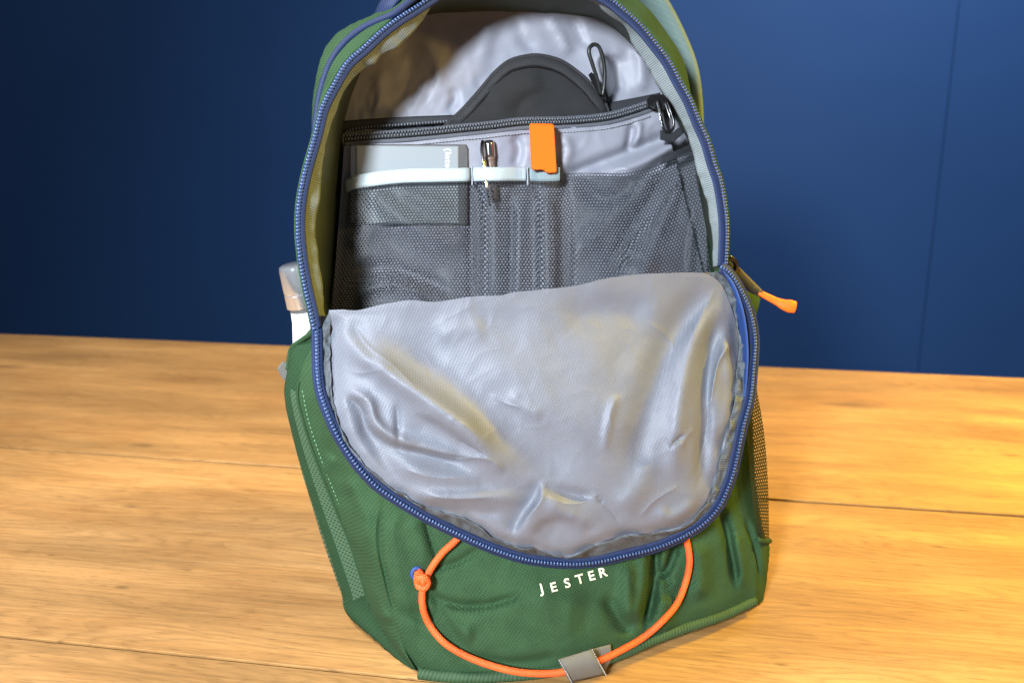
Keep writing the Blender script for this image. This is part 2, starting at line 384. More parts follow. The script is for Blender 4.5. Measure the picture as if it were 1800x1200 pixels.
        q = nd(m, 'ShaderNodeMath', operation='MULTIPLY'); lk(m, last.outputs[0], q.inputs[0]); lk(m, rk_.outputs[0], q.inputs[1]); last = q
    m5 = last
    sc = nd(m, 'ShaderNodeVectorMath', operation='SCALE'); lk(m, r1.outputs[0], sc.inputs[0]); lk(m, m5.outputs[0], sc.inputs['Scale'])
    lk(m, sc.outputs[0], b.inputs['Base Color'])
    bp = nd(m, 'ShaderNodeBump'); bp.inputs['Strength'].default_value = .25; bp.inputs['Distance'].default_value = .0006
    lk(m, n3.outputs['Fac'], bp.inputs['Height']); lk(m, bp.outputs[0], b.inputs['Normal'])
    rr = nd(m, 'ShaderNodeMapRange'); rr.inputs['To Min'].default_value = .55; rr.inputs['To Max'].default_value = .38; lk(m, n3.outputs['Fac'], rr.inputs['Value'])
    lk(m, rr.outputs[0], b.inputs['Roughness'])
    return m
M['wood'] = wood_mat()
def wall_mat():
    m = mat('navy_satin_wall_paint', (.02, .07, .26), .55, .25); b = m.node_tree.nodes['Principled BSDF']
    tc = nd(m, 'ShaderNodeTexCoord'); n = nd(m, 'ShaderNodeTexNoise'); n.inputs['Scale'].default_value = 2.2; n.inputs['Detail'].default_value = 6
    lk(m, tc.outputs['Object'], n.inputs['Vector'])
    mx = nd(m, 'ShaderNodeMix', data_type='RGBA'); mx.inputs['A'].default_value = (.017, .062, .180, 1); mx.inputs['B'].default_value = (.022, .074, .21, 1)
    lk(m, n.outputs['Fac'], mx.inputs['Factor']); lk(m, mx.outputs['Result'], b.inputs['Base Color'])
    n2 = nd(m, 'ShaderNodeTexNoise'); n2.inputs['Scale'].default_value = 260; lk(m, tc.outputs['Object'], n2.inputs['Vector'])
    bp = nd(m, 'ShaderNodeBump'); bp.inputs['Strength'].default_value = .12; bp.inputs['Distance'].default_value = .001
    lk(m, n2.outputs['Fac'], bp.inputs['Height']); lk(m, bp.outputs[0], b.inputs['Normal'])
    return m
M['wall'] = wall_mat()

# ------------------------------------------------------------------ setting: table and wall
pA, pB = table(0, 585), table(1800, 664)
tx = (pB-pA)/np.linalg.norm(pB-pA); ty = np.array([-tx[1], tx[0], 0.0])
def tl(u, v): q = table(u, v)-pA; return q@tx, q@ty
y1 = (tl(0, 790)[1]+tl(1800, 900)[1])/2; y2 = (tl(0, 1117)[1]+tl(560, 1175)[1])/2
tbl = empty('table', (*pA[:2], 0), 'wide oak plank table with dark joints under the backpack', 'table')
X0, X1 = -1.2, 2.9
def plank(y_a, y_b, xa, xb, far_bow=0, wide=.0):
    n = 40; V = []; uv = []; g = .0016; c = .0004
    xs = np.linspace(xa, xb, n)
    prof = [(y_a+g, -.03), (y_a+g, -c), (y_a+g+c, 0), (y_b-g-c, 0), (y_b-g, -c), (y_b-g, -.03)]
    for x in xs:
        for k, (y, z) in enumerate(prof):
            yy = y - (far_bow*max(0, (.45-x))**2 if k > 2 else 0) - (wide*smooth01(x/1.3+.1) if k > 2 else 0)
            V.append(pA+tx*x+ty*yy+np.array([0, 0, z])); uv.append((x, yy))
    f = gfaces(n, 6) + [tuple(range(6)), tuple((n-1)*6+5-i for i in range(6))]
    o = mkobj('plank', V, f, M['wood'], tbl, smooth=False, uv=uv)
    return o
wd = y1-y2
dark = mat('dark_joint_filler', (.03, .014, .006), .9, .1)
for yj in (y1, y2, y2-wd):
    V = [pA+tx*x+ty*(yj+e)+np.array([0, 0, z]) for x in (X0, X1) for e, z in ((-.006, -.02), (-.006, -.0022), (.0017, -.0022), (.0017, -.02))]
    mkobj('joint_filler', V, gfaces(2, 4), dark, tbl, smooth=False)
plank(y1, 0.0, X0, X1, .03); plank(y2, y1, X0, X1, 0, .0035); plank(y2-wd, y2, X0, X1); plank(y2-2*wd, y2-wd, X0, X1)
# wall
yw = 2.2
wl = empty('wall', (*(pA+ty*yw)[:2], -1.0), 'plain navy blue painted wall behind the table', 'wall'); del wl['label'], wl['category']; wl['kind'] = 'structure'
def on_wall(u, v):
    d = rays(u, v); q = pA+ty*yw; t = ((q-CAM)@ty)/(d@ty); return CAM+d*t
gr = (on_wall(1680, 60)-(pA+ty*yw))@tx
def panel(xa, xb):
    c = .002; V = []; prof = [(xa+.0008, .03), (xa+.0008, c), (xa+.0008+c, 0), (xb-.0008-c, 0), (xb-.0008, c), (xb-.0008, .03)]
    for z in (-1.0, 3.2):
        for x, y in prof: V.append(pA+ty*(yw+y)+tx*x+np.array([0, 0, z]))
    return mkobj('panel', V, gfaces(2, 6), M['wall'], wl, smooth=False)
panel(-5.0, gr); panel(gr, gr+3.6)
V = [pA+ty*(yw+.02)+tx*x+np.array([0, 0, z]) for z in (-1, 3.2) for x in (-5, gr+3.6)]
mkobj('backing', V, [(0, 1, 3, 2)], M['wall'], wl, smooth=False)
fl = mkobj('floor', [(-5, -4, -.75), (5, -4, -.75), (5, 6, -.75), (-5, 6, -.75)], [(0, 1, 2, 3)], mat('dull_grey_floor', (.12, .11, .10), .7), smooth=False)
fl['kind'] = 'structure'

# ------------------------------------------------------------------ backpack
bag = empty('backpack', tuple(BASE), 'green backpack with navy zips, its front panel unzipped and hanging open', 'backpack')

# traced outline of the zipped opening, from the left hinge over the top to the right hinge
def zn(v): return .030-.00007*(560-v)
za = [(553, 577), (545, 540), (536, 500), (528, 450), (524, 400), (527, 350), (537, 300), (554, 240), (567, 190), (587, 150), (610, 112), (640, 85), (670, 57), (700, 34), (730, 15),
      (757, -3), (800, -30), (870, -48), (950, -46), (1020, -25), (1068, -2), (1097, 20), (1125, 45), (1150, 75), (1175, 108), (1195, 145), (1212, 175), (1230, 218),
      (1244, 250), (1255, 288), (1265, 317), (1272, 355), (1276, 392), (1276, 430), (1274, 468)]
ZA = cr([(u, v, zn(v)) for u, v in za], 420)
zf = [(553, 577), (554, 615), (555, 652), (559, 685), (570, 720), (585, 755), (602, 785), (622, 815), (642, 838), (665, 860), (702, 885), (749, 913), (797, 937), (860, 965), (923, 985), (987, 993),
      (1044, 991), (1103, 978), (1151, 966), (1198, 947), (1236, 924), (1265, 893), (1281, 861), (1293, 826), (1310, 747), (1322, 700), (1327, 650), (1330, 600), (1325, 562), (1315, 530), (1297, 495), (1281, 474), (1268, 467)]
def fzn(u, v):  # height of the flap's rim
    return .030+.016*smooth01((v-560)/200)-.006*smooth01((v-860)/130)
ZF = cr([(u, v, fzn(u, v)) for u, v in zf], 380)

# --- shell of the upper body
def ring(L, n): return cr(L, n)
M_ = 200
R0 = ring([(u, v, zn(v)-.002) for u, v in za], M_); R0 = offset2(R0, -7)
R1 = ring([(575, 600, -.02), (556, 540, -.02), (543, 450, -.02), (536, 380, -.02), (540, 310, -.02), (552, 250, -.022), (560, 180, -.024), (578, 118, -.025), (604, 78, -.025), (635, 52, -.022), (665, 37, -.018), (694, 24, -.012), (740, -12, -.012),
           (800, -52, -.02), (870, -75, -.02), (950, -75, -.02), (1040, -45, -.02), (1095, 2, -.02), (1130, 25, -.02), (1158, 60, -.02), (1185, 95, -.02), (1203, 140, -.02), (1216, 180, -.02), (1232, 230, -.02), (1246, 280, -.02), (1262, 350, -.02), (1268, 420, -.02), (1266, 480, -.02)], M_)
R2 = ring([(590, 600, -.06), (570, 540, -.06), (558, 450, -.06), (549, 380, -.06), (546, 310, -.06), (548, 240, -.06), (551, 165, -.06), (565, 98, -.06), (588, 62, -.06), (620, 41, -.06), (652, 27, -.06), (690, 5, -.06), (740, -30, -.06),
           (800, -65, -.06), (870, -88, -.06), (950, -88, -.06), (1050, -62, -.06), (1112, -8, -.06), (1143, 18, -.06), (1168, 52, -.06), (1190, 84, -.06), (1206, 122, -.06), (1214, 170, -.06), (1226, 225, -.06), (1238, 280, -.06), (1250, 350, -.06), (1256, 420, -.06), (1256, 480, -.06)], M_)
R3 = R2.copy(); cen = np.array([905, 330]); R3[:, :2] = cen+(R2[:, :2]-cen)*.93; R3[:, 2] = -.12
R4 = R2.copy(); R4[:, :2] = cen+(R2[:, :2]-cen)*.80; R4[:, 2] = -.175
def loftrings(Rs, k):
    segs = []
    for i in range(M_): segs.append(cr([r[i] for r in Rs], k))
    return np.array(segs)
G = loftrings([R0, R1, R2, R3, R4], 40)
G[..., 2] += .0022*wob(G[..., 0], G[..., 1], 55, 1)
sheet('upper_shell', G, M['green'], bag, thick=-.0012)
R4c = np.concatenate([R4, R4[::-1]*0+np.array([905, 330, -.18])])
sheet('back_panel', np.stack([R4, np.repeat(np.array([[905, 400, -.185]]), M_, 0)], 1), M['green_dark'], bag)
# blue piping on the upper shell
pp = R1[28:118].copy(); pp[:, 2] += .003
tube('piping', W(pp), .0026, M['bluetape'], bag, 8)
# --- opening zip: tape, coil
def strip(name, A, B, m, parent, k=4, thick=.0006, bow=0, label=None, nfn=None):
    G = ruled(A, B, k)
    s = np.linspace(0, 1, k)
    G[..., 2] += bow*np.sin(math.pi*s)[None]
    if nfn is not None: G[..., 2] += nfn(G, s)
    Wd = W(G)
    return sheet(name, Wd, m, parent, thick=thick, uv=arc_uv(Wd), world=True, label=label)
A = offset2(ZA, -5); A[:, 2] -= .001; B = offset2(ZA, 13)
strip('zip_tape', A, B, M['bluetape'], bag, 6, bow=.0012)
zt = ZA.copy(); zt[:, 2] += .0008; zt = offset2(zt, -1)
zip_teeth('zip_teeth', W(zt), M['tooth'], bag, pitch=.0024, half=(.0007, .0013, .0009), lift=.0010)
# inside edge of the ribbon that binds the opening seam
bi = [(578, 575), (570, 545), (568, 520), (566, 495), (559, 450), (556, 420), (555, 385), (562, 350), (566, 300), (571, 262), (580, 225), (591, 195), (603, 165), (622, 138), (640, 122), (658, 113), (670, 98), (697, 85), (718, 66), (735, 48), (752, 22), (762, 6),
      (800, -14), (870, -30), (950, -28), (1015, -8), (1045, 5), (1062, 22), (1085, 38), (1100, 52), (1115, 84), (1130, 105), (1146, 133), (1163, 160), (1185, 190), (1202, 225), (1215, 258), (1222, 290), (1232, 325), (1243, 360), (1249, 400), (1252, 440), (1252, 470)]
BI = cr([(u, v, zn(v)-.012) for u, v in bi], 420)
BI[:, 2] += .0025*wob(np.arange(420)*1.0, np.zeros(420), 7, 3)
BI = np.column_stack([BI[:, 0]+1.6*wob(np.arange(420)*1.0, np.zeros(420)+3, 6, 5), BI[:, 1], BI[:, 2]])
BO = offset2(ZA, 11); BO[:, 2] -= .0015
strip('seam_binding', BO, BI, M['bindup'], bag, 7, nfn=lambda G, s: .0012*wob(G[..., 0], G[..., 1], 11, 2)*s)
# dark blue facing just inside the coil
# --- inner walls of the main compartment (rim back to the back panel)
IB = cr([(608, 640, -.09), (585, 560, -.092), (590, 500, -.095), (598, 420, -.095), (602, 340, -.095), (604, 270, -.095), (604, 225, -.095), (612, 190, -.095), (625, 150, -.095), (650, 100, -.095), (700, 48, -.095), (760, 26, -.095),
         (850, 22, -.095), (950, 24, -.095), (1040, 32, -.095), (1090, 60, -.095), (1125, 100, -.095), (1160, 160, -.095), (1190, 215, -.095), (1215, 262, -.095), (1224, 320, -.095), (1238, 390, -.095), (1246, 450, -.095), (1250, 520, -.095)], 420)
BJ = BI.copy(); BJ[:, 2] -= .001
G = ruled(offset2(BO, 2), IB, 22)
G[..., 2] += .003*wob(G[..., 0], G[..., 1], 40, 4)
Gw = ruled(offset2(BO, -2) + np.array([0, 0, -.002]), IB, 24)
Gw[..., 2] += .004*wob(Gw[..., 0], Gw[..., 1], 38, 4)*np.sin(np.linspace(0, math.pi, 24))[None]
sheet('inner_wall', Gw, M['olive'], bag)

# --- back lining with soft vertical wrinkles
def crumple(u, v, s, seed=0):
    x = u+.35*s*vnoise(u/s*1.3+seed, v/s*1.3+4); y = v+.35*s*vnoise(u/s*1.3+8, v/s*1.3+seed)
    a = 1-2*np.abs(vnoise(x/s+seed*3.7, y/s*.7+seed)); b = 1-2*np.abs(vnoise((x+y)/s*1.3+seed+2, (y-x)/s*1.1+11))
    return .6*a+.4*b
def radial(outline, centre, n_fn, rings, seg):
    O = cr(list(outline)+[outline[0]], seg+1)[:-1]
    O = np.vstack([O, O[:1]])
    r = np.linspace(0, 1, rings)[:, None, None]**.8
    P = np.array(centre)[None, None]*(1-r)+O[None]*r
    return np.dstack([P, n_fn(P[..., 0], P[..., 1])])
LS = [([(860, 30), (850, 90), (830, 150)], 14, .004, 'g'), ([(905, 25), (915, 60), (935, 95)], 9, -.005, 'g'), ([(960, 20), (985, 60), (1005, 100)], 8, .006, 'g'), ([(1000, 25), (1020, 60), (1030, 90)], 8, -.006, 'g'),
      ([(1085, 90), (1080, 130), (1090, 170)], 16, -.012, 'g'), ([(1060, 80), (1062, 130), (1066, 175)], 10, .009, 'g'), ([(1120, 70), (1130, 120), (1125, 170)], 14, .009, 'g'),
      ([(700, 60), (720, 120), (700, 200)], 18, -.006, 'g'), ([(740, 50), (770, 120), (760, 190)], 14, .006, 'g'), ([(660, 120), (668, 160), (660, 210)], 12, .006, 'g'),
      ([(790, 150), (800, 175), (780, 205)], 8, -.005, 'g')]
top = [(596, 640), (578, 560), (585, 420), (594, 250), (600, 190), (640, 90), (700, 40), (780, 16), (900, 10), (1040, 16), (1110, 60), (1170, 150), (1225, 260), (1242, 360), (1256, 460), (1262, 560), (1200, 640), (900, 650)]
G = radial(top, (890, 330), lambda u, v: -.0945+.55*strokes(u, v, LS)+.0022*crumple(u, v*.55, 48, 6)+.0006*crumple(u, v, 30, 3), 110, 260)
sheet('back_lining', G, M['lining_lit'], bag)

# --- zipped organiser pocket on the back lining
def line_n(pts, n, k=160): return cr([(u, v, n) for u, v in pts], k)
ut = [(598, 213), (650, 209), (720, 205), (800, 202), (900, 197), (1000, 190), (1060, 182), (1100, 175), (1160, 163)]
ub = [(598, 232), (650, 224), (720, 221), (800, 218), (900, 214), (1000, 208), (1060, 204), (1110, 194), (1168, 178)]
strip('zip_tape', line_n(ut, -.088), line_n(ub, -.088), M['blacktape'], bag, 5, bow=.001)
zl = [(604, 242), (650, 238), (700, 235), (760, 230), (800, 226), (860, 220), (920, 213), (980, 212), (1030, 209), (1070, 204), (1110, 193), (1160, 176)]
PZ = line_n(zl, -.072)
PZ[:, 2] += .004*np.sin(np.linspace(0, math.pi, len(PZ)))
a_ = offset2(PZ, -7); b_ = offset2(PZ, 15); a_[:, 2] -= .001
po = bpy.data.objects.new('organiser_pocket', None)
strip('zip_tape', a_, b_, M['greytape'], bag, 6)
q1 = PZ.copy(); q1[:, 2] += .0012
q2 = PZ.copy(); q2[:, 2] += .0022
tube('piping', W(offset2(q1, 5)), .0011, M['blackcord'], bag, 6)
zip_teeth('zip_teeth', W(q1), M['toothdark'], bag, pitch=.0023, half=(.0007, .0011, .0010), rows=(-.0012, .0012), lift=.0008)
# separate upper coil at the open end
q3 = line_n([(604, 240), (608, 232), (625, 227), (660, 223), (710, 219), (780, 214), (800, 212)], -.083, 60)
zip_teeth('zip_teeth', W(q3), M['toothdark'], bag, pitch=.0023, half=(.0007, .0011, .0009), lift=.0008)
# pocket cloth between zip and netting
PT = offset2(PZ, 13); PT[:, 2] -= .001
PBm = cr([(580, 600, -.080), (700, 600, -.078), (830, 600, -.078), (930, 600, -.078), (1000, 600, -.078), (1100, 600, -.076), (1180, 600, -.076), (1262, 590, -.084)], 160)
FS = [([(958, 330), (962, 430), (965, 590)], 13, .014, 'g'), ([(1230, 420), (1150, 440), (1080, 500)], 40, .006, 'g'), ([(700, 350), (770, 400), (820, 440)], 20, .007, 'g'), ([(620, 545), (690, 520), (760, 540)], 20, .009, 'g'), ([(610, 440), (640, 400), (640, 350)], 16, .005, 'g'), ([(1210, 225), (1120, 262), (1020, 300), (960, 330)], 11, -.008, 'g'), ([(1215, 240), (1150, 275), (1060, 318)], 11, .008, 'g'), ([(1110, 215), (1108, 240), (1100, 270)], 6, -.006, 'g'),
      ([(1125, 210), (1122, 240), (1112, 262)], 6, .004, 'g'), ([(985, 235), (1000, 262), (985, 300)], 10, .004, 'g'), ([(900, 235), (912, 260), (905, 300)], 9, -.005, 'g'), ([(1205, 255), (1150, 300), (1100, 335)], 10, -.006, 'g')]
G = ruled(PT, PBm, 110); G[..., 2] += strokes(G[..., 0], G[..., 1], FS)+.0012*crumple(G[..., 0], G[..., 1], 60, 8)
G[..., 2] = np.where(G[..., 1] > 300, np.minimum(G[..., 2], -.0690), G[..., 2])
sheet('pocket_cloth', G, M['lining_lit'], bag)
st = offset2(PZ, 21); st[:, 2] += .0005
stitches('stitching', st[20:-8], M['threadgrey'], bag)

# slider and long puller at the right end of the pocket zip
def P3(u, v, n): return W(np.array([u, v, n]))
def prism(name, pts, n0, n1, m, parent, label=None, ch=.0006):
    """extrude a traced outline between two distances from the bag plane, with a chamfered front"""
    P = np.array(pts, float); c = P.mean(0); k = len(P)
    q = c+(P-c)*(1-4.0/max(8, np.ptp(P, axis=0).max()*1.0)) if ch else P
    V = np.vstack([W(np.column_stack([P, np.full(k, n0)])), W(np.column_stack([P, np.full(k, n1-ch)])), W(np.column_stack([q, np.full(k, n1)]))])
    f = []
    for r in (0, k):
        for i in range(k):
            j = (i+1) % k; f.append((r+i, r+k+i, r+k+j, r+j))
    f.append(tuple(2*k+i for i in range(k))[::-1]); f.append(tuple(range(k)))
    a = V[2*k:]; nr = np.cross(a[1]-a[0], a[2]-a[1])
    if nr@(CAM-a[0]) > 0: f = [x[::-1] for x in f]
    o = mkobj(name, V, f, m, parent, smooth=False, label=label)
    return o
sl = prism('zip_slider', [(1136, 176), (1144, 168), (1168, 166), (1180, 176), (1178, 188), (1166, 194), (1146, 192), (1137, 186)], -.070, -.062, M['black'], bag)
tube('puller_frame', W(cr([(1156, 176, -.060), (1160, 195, -.058), (1164, 218, -.057), (1170, 232, -.057), (1182, 228, -.057), (1184, 214, -.057), (1178, 195, -.058), (1172, 178, -.060)], 40)), .0013, M['black'], sl, 8)
tube('puller_rim', W(cr([(1155, 180, -.0575), (1159, 200, -.0555), (1164, 224, -.0548)], 20)), .0005, M['steel'], sl, 6)
tube('puller_rim', W(cr([(1169, 182, -.0575), (1176, 202, -.0555), (1183, 222, -.0548)], 20)), .0005, M['steel'], sl, 6)
prism('puller_tab', [(1160, 228), (1178, 236), (1196, 222), (1202, 234), (1184, 250), (1160, 246)], -.060, -.057, M['blacktape'], sl)

# --- netting pockets
NT = cr([(606, 330, -.070), (630, 321, -.062), (700, 312, -.058), (760, 310, -.056), (815, 309, -.058), (830, 309, -.064), (850, 308, -.055), (880, 308, -.055), (925, 308, -.066), (950, 309, -.058), (985, 308, -.056), (1000, 304, -.066), (1050, 303, -.060), (1100, 303, -.058), (1150, 291, -.062), (1185, 276, -.068), (1220, 264, -.080)], 240)
NB = cr([(574, 590, -.070), (650, 590, -.052), (740, 590, -.050), (830, 590, -.060), (880, 590, -.056), (925, 590, -.060), (960, 590, -.05), (1000, 590, -.056), (1060, 590, -.055), (1150, 590, -.053), (1262, 560, -.07)], 240)
NS = [([(1010, 400), (1080, 430), (1170, 470)], 16, .006, 'g'), ([(834, 310), (836, 420), (834, 560)], 10, -.012, 'g'), ([(862, 300), (870, 430), (866, 560)], 14, .006, 'g'), ([(896, 320), (898, 430), (894, 560)], 6, -.006, 'g'), ([(915, 330), (915, 430), (912, 560)], 9, .005, 'g'),
      ([(935, 310), (938, 430), (938, 560)], 7, -.007, 'g'), ([(958, 305), (962, 420), (965, 560)], 14, .010, 'g'), ([(990, 305), (992, 420), (995, 560)], 9, -.014, 'g'),
      ([(1195, 280), (1150, 350), (1100, 420), (1060, 500)], 11, -.015, 'g'), ([(1175, 275), (1120, 340), (1060, 400), (1000, 470)], 15, .007, 'g'), ([(1212, 280), (1180, 360), (1150, 430), (1120, 520)], 13, .008, 'g'),
      ([(1222, 290), (1205, 350), (1190, 400)], 7, -.010, 'g'), ([(1228, 300), (1222, 380), (1210, 500)], 9, .006, 'g'),
      ([(640, 320), (690, 370), (750, 410), (800, 430)], 18, .006, 'g'), ([(650, 405), (720, 450), (800, 490)], 22, -.005, 'g'), ([(690, 325), (740, 350), (800, 372)], 14, .004, 'g'),
      ([(610, 480), (680, 470), (740, 490), (800, 520)], 14, -.010, 'g'), ([(610, 520), (680, 500), (740, 512), (800, 545)], 12, .007, 'g'), ([(1010, 320), (1060, 350), (1130, 330)], 14, -.005, 'g'), ([(1010, 440), (1060, 450), (1110, 480)], 18, -.005, 'g')]
G = ruled(NT, NB, 120); G = np.transpose(G, (1, 0, 2)).copy()
tt = np.linspace(0, 1, 120)[:, None]
G[..., 2] += strokes(G[..., 0], G[..., 1], NS)*1.15*smooth01(tt/.08+.15)
G[..., 2] = np.maximum(G[..., 2], -.0665)
NG = W(G)
netting('netting_pocket', NG, 112, .68, M['net'], bag, aspect=2.18)
# pale elastic binding along the netting's top edge, in its stitched lengths
NTt = NT.copy(); NTt[:, 1] -= 14; NTb = NT.copy(); NTb[:, 1] += 10
NTt[:, 2] += .0018; NTb[:, 2] += .0018
def cut(C, ua, ub): return resample(C[(C[:, 0] >= ua) & (C[:, 0] <= ub)], 50)
strip('pocket_binding', cut(NTt, 606, 828.6), cut(NTb, 602, 828.6), M['bindlight'], bag, 5, bow=.0003, thick=.0004)
strip('pocket_binding', cut(NTt, 829.2, 926), cut(NTb, 829.2, 926), M['bindlight'], bag, 5, bow=.0003, thick=.0004)
M['bindblue'] = cloth('grey_blue_elastic_binding', (.22, .28, .30), (.15, .20, .22), .6, .3, .0014, .3, rot=0, ribs=True)
strip('pocket_binding', cut(NTt, 927, 986), cut(NTb, 927, 986), M['bindblue'], bag, 5, bow=.0003, thick=.0004, label='grey blue elastic edge of the right netting pocket')
for uu in (829, 926.5):
    tube('stitched_seam', W(cr([(uu, 294, -.0605), (uu+1, 310, -.0605), (uu+1, 326, -.0605)], 8)), .0007, M['threadgrey'], bag, 6)
# dark elastic at the upper right corner
strip('pocket_binding', cr([(1165, 275, -.066), (1190, 264, -.068), (1218, 254, -.076)], 20), cr([(1160, 290, -.064), (1190, 279, -.066), (1220, 270, -.076)], 20), M['blacktape'], bag, 4)

# ------------------------------------------------------------------ lower body: front pocket, sides, base
CL = [(600, 600), (622, 720), (650, 820), (664, 880), (660, 950), (672, 1010), (690, 1075), (708, 1130), (736, 1180)]   # front left fold
CRr = [(1300, 600), (1300, 720), (1290, 800), (1292, 880), (1310, 930), (1326, 975), (1330, 1010), (1326, 1052)]         # front right fold
PB = [(736, 1180), (790, 1186), (860, 1186), (940, 1180), (1000, 1170), (1080, 1150), (1150, 1120), (1210, 1098), (1270, 1078), (1326, 1052)]
FSk = [([(674, 860), (668, 950), (684, 1040), (702, 1105)], 4, -.006, 'g'), ([(664, 870), (662, 950), (680, 1040), (700, 1110)], 7, -.006, 'g'),
       ([(745, 900), (758, 950), (775, 1000)], 5, -.004, 'c'), ([(722, 900), (740, 960), (745, 1010)], 16, .003, 'g'),
       ([(748, 1040), (800, 1062), (860, 1062), (930, 1040)], 8, -.004, 'g'), ([(752, 1000), (800, 990), (850, 960)], 8, -.003, 'g'), ([(760, 1080), (800, 1110), (840, 1120)], 18, .004, 'g'),
       ([(755, 1030), (790, 1100), (820, 1130)], 9, -.003, 'g'), ([(690, 1070), (760, 1090), (830, 1150)], 14, -.003, 'g'),
       ([(1152, 930), (1152, 1000), (1144, 1060), (1130, 1110)], 9, -.012, 'g'), ([(1128, 960), (1130, 1010), (1124, 1060), (1118, 1100)], 8, .003, 'g'), ([(1150, 1010), (1172, 1000), (1192, 950)], 9, -.008, 'g'), ([(1175, 1040), (1165, 1080), (1180, 1120)], 18, .005, 'g'),
       ([(1105, 980), (1105, 1040), (1108, 1100)], 15, .006, 'g'), ([(1060, 1040), (1090, 1090), (1115, 1120)], 12, -.004, 'g'),
       ([(1172, 1000), (1168, 1015), (1180, 1030)], 10, -.004, 'g'), ([(1225, 950), (1232, 1000), (1225, 1060)], 16, .006, 'g'), ([(1262, 880), (1280, 940), (1292, 1000), (1296, 1040)], 9, -.010, 'g'),
       ([(1290, 930), (1300, 990), (1300, 1040)], 12, .005, 'g'), ([(880, 1030), (960, 1060), (1040, 1080)], 40, .004, 'g'), ([(800, 1150), (900, 1165), (1000, 1150)], 10, -.003, 'g')]
def nbot(u): return np.interp(u, [736, 800, 860, 940, 1000, 1060, 1150, 1250, 1326], [.002, .014, .024, .033, .037, .035, .023, .009, -.008])
def n_front(u, v):
    x = (u-1000)/330.0; y = (v-1190)/400.0
    return nbot(u)*(.5+.5*smooth01((v-960)/220))+.012*np.exp(-(x*x)*1.3)*np.clip(-y*3.2, 0, 1)**.6*(1-.35*np.clip(-y-.55, 0, 1))+1.45*strokes(u, v, FSk)+.0008*wob(u, v, 70, 11)+.0024*crumple(u, v, 120, 9)+.0006*crumple(u, v, 45, 3)
nL = 170
L_ = cr(CL, nL); R_ = cr(CRr, nL)
PBc = cr(PB, 220)
# rows run from top (hidden) to the piping: blend so the last row is exactly the piping curve
s = np.linspace(0, 1, 220)
G = L_[:, None]*(1-s)[None, :, None]+R_[:, None]*s[None, :, None]
bot = L_[-1][None]*(1-s)[:, None]+R_[-1][None]*s[:, None]
t = np.linspace(0, 1, nL)[:, None, None]**2
G = G+(PBc-bot)[None]*t
edge = np.minimum(1, np.minimum(s, 1-s)/.05)[None]**.5
yb = np.clip((1-np.linspace(0, 1, nL))/.05, 0, 1)[:, None]**.5
nn = (n_front(G[..., 0], G[..., 1])*(.25+.75*yb)+nbot(G[..., 0])*.75*(1-yb))*edge+(-.004)*(1-edge)
FG = np.dstack([G, nn])
sheet('front_pocket', FG, M['green'], bag)
# bottom piping
pc = cr([(u, v+3, 0) for u, v in PB], 120)
pc[:, 2] = nbot(pc[:, 0])+.002
tube('piping', W(pc), .0042, M['green_tape'], bag, 10)
# base panel between piping and table
bp1 = pc.copy(); bp2 = pc.copy(); 
w1 = W(bp1); w2 = w1.copy(); w2[:, 2] = .0015; w2 += HB*.030
G = ruled(w1, w2, 12)
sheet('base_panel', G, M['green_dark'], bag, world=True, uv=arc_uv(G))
# left side: columns from the front fold round to the silhouette and away
nb = float(n_on_table(612, 1080))
C3 = cr([(u, v, -.004) for u, v in CL], 140)
SE = [(560, 585), (534, 640), (522, 690), (532, 740), (555, 810), (587, 890), (612, 950), (632, 1010), (654, 1076), (690, 1130), (728, 1176)]   # seam between netting and green
Cs = cr([(u, v, -.052+.048*smooth01((v-1060)/120)) for u, v in SE], 140)
SI = [(548, 570), (512, 612), (505, 650), (500, 690), (508, 740), (527, 815), (552, 900), (578, 980), (600, 1045), (608, 1078), (660, 1126), (722, 1180)]
Ci = cr([(u, v, -.085+.07*smooth01((v-1085)/95)) for u, v in SI], 140)
SB = [(590, 570), (560, 620), (555, 700), (565, 780), (600, 900), (630, 980), (655, 1040), (668, 1070), (700, 1110), (735, 1165)]
Cb = cr([(u, v, -.16+.10*smooth01((v-1085)/95)) for u, v in SB], 140)
# green side panel (front fold to seam)
SS = [([(600, 830), (640, 900), (655, 960)], 14, .005, 'g'), ([(575, 760), (600, 850), (620, 900)], 14, -.005, 'g'), ([(540, 640), (570, 680), (580, 760)], 14, .005, 'g'),
      ([(610, 940), (640, 1000), (655, 1050)], 10, -.004, 'g'), ([(590, 800), (560, 840)], 10, .004, 'g'), ([(525, 620), (560, 600), (600, 590)], 9, -.004, 's'), ([(650, 1010), (665, 1060), (690, 1100)], 8, .004, 'g'),
      ([(640, 1075), (670, 1090), (700, 1085)], 6, -.003, 's')]
G = ruled(C3, Cs, 50, bow=.006); G[..., 2] += strokes(G[..., 0], G[..., 1], SS)*np.sin(np.linspace(0, math.pi, 50))[None]+.001*wob(G[..., 0], G[..., 1], 40, 13)*np.sin(np.linspace(0, math.pi, 50))[None]
sheet('side_panel', G, M['green'], bag)
LG = cr
back = np.array([cr([Cs[i], Ci[i], Cb[i]], 30) for i in range(140)])
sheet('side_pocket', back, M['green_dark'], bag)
# netting lies over the strip between seam and silhouette
k0, k1 = 24, 106
nt = np.array([cr([Cs[i]+np.array([0, 0, .002]), Ci[i]+np.array([-1, 0, .004]), Ci[i]*.6+Cb[i]*.4+np.array([0, 0, .003])], 20) for i in range(k0, k1)])
netting('side_netting', W(nt), 8, .50, M['green_net'], bag, aspect=.10)
tube('piping', W(Cs[20:110]+np.array([1, 0, .002])), .0011, M['green'], bag, 6)
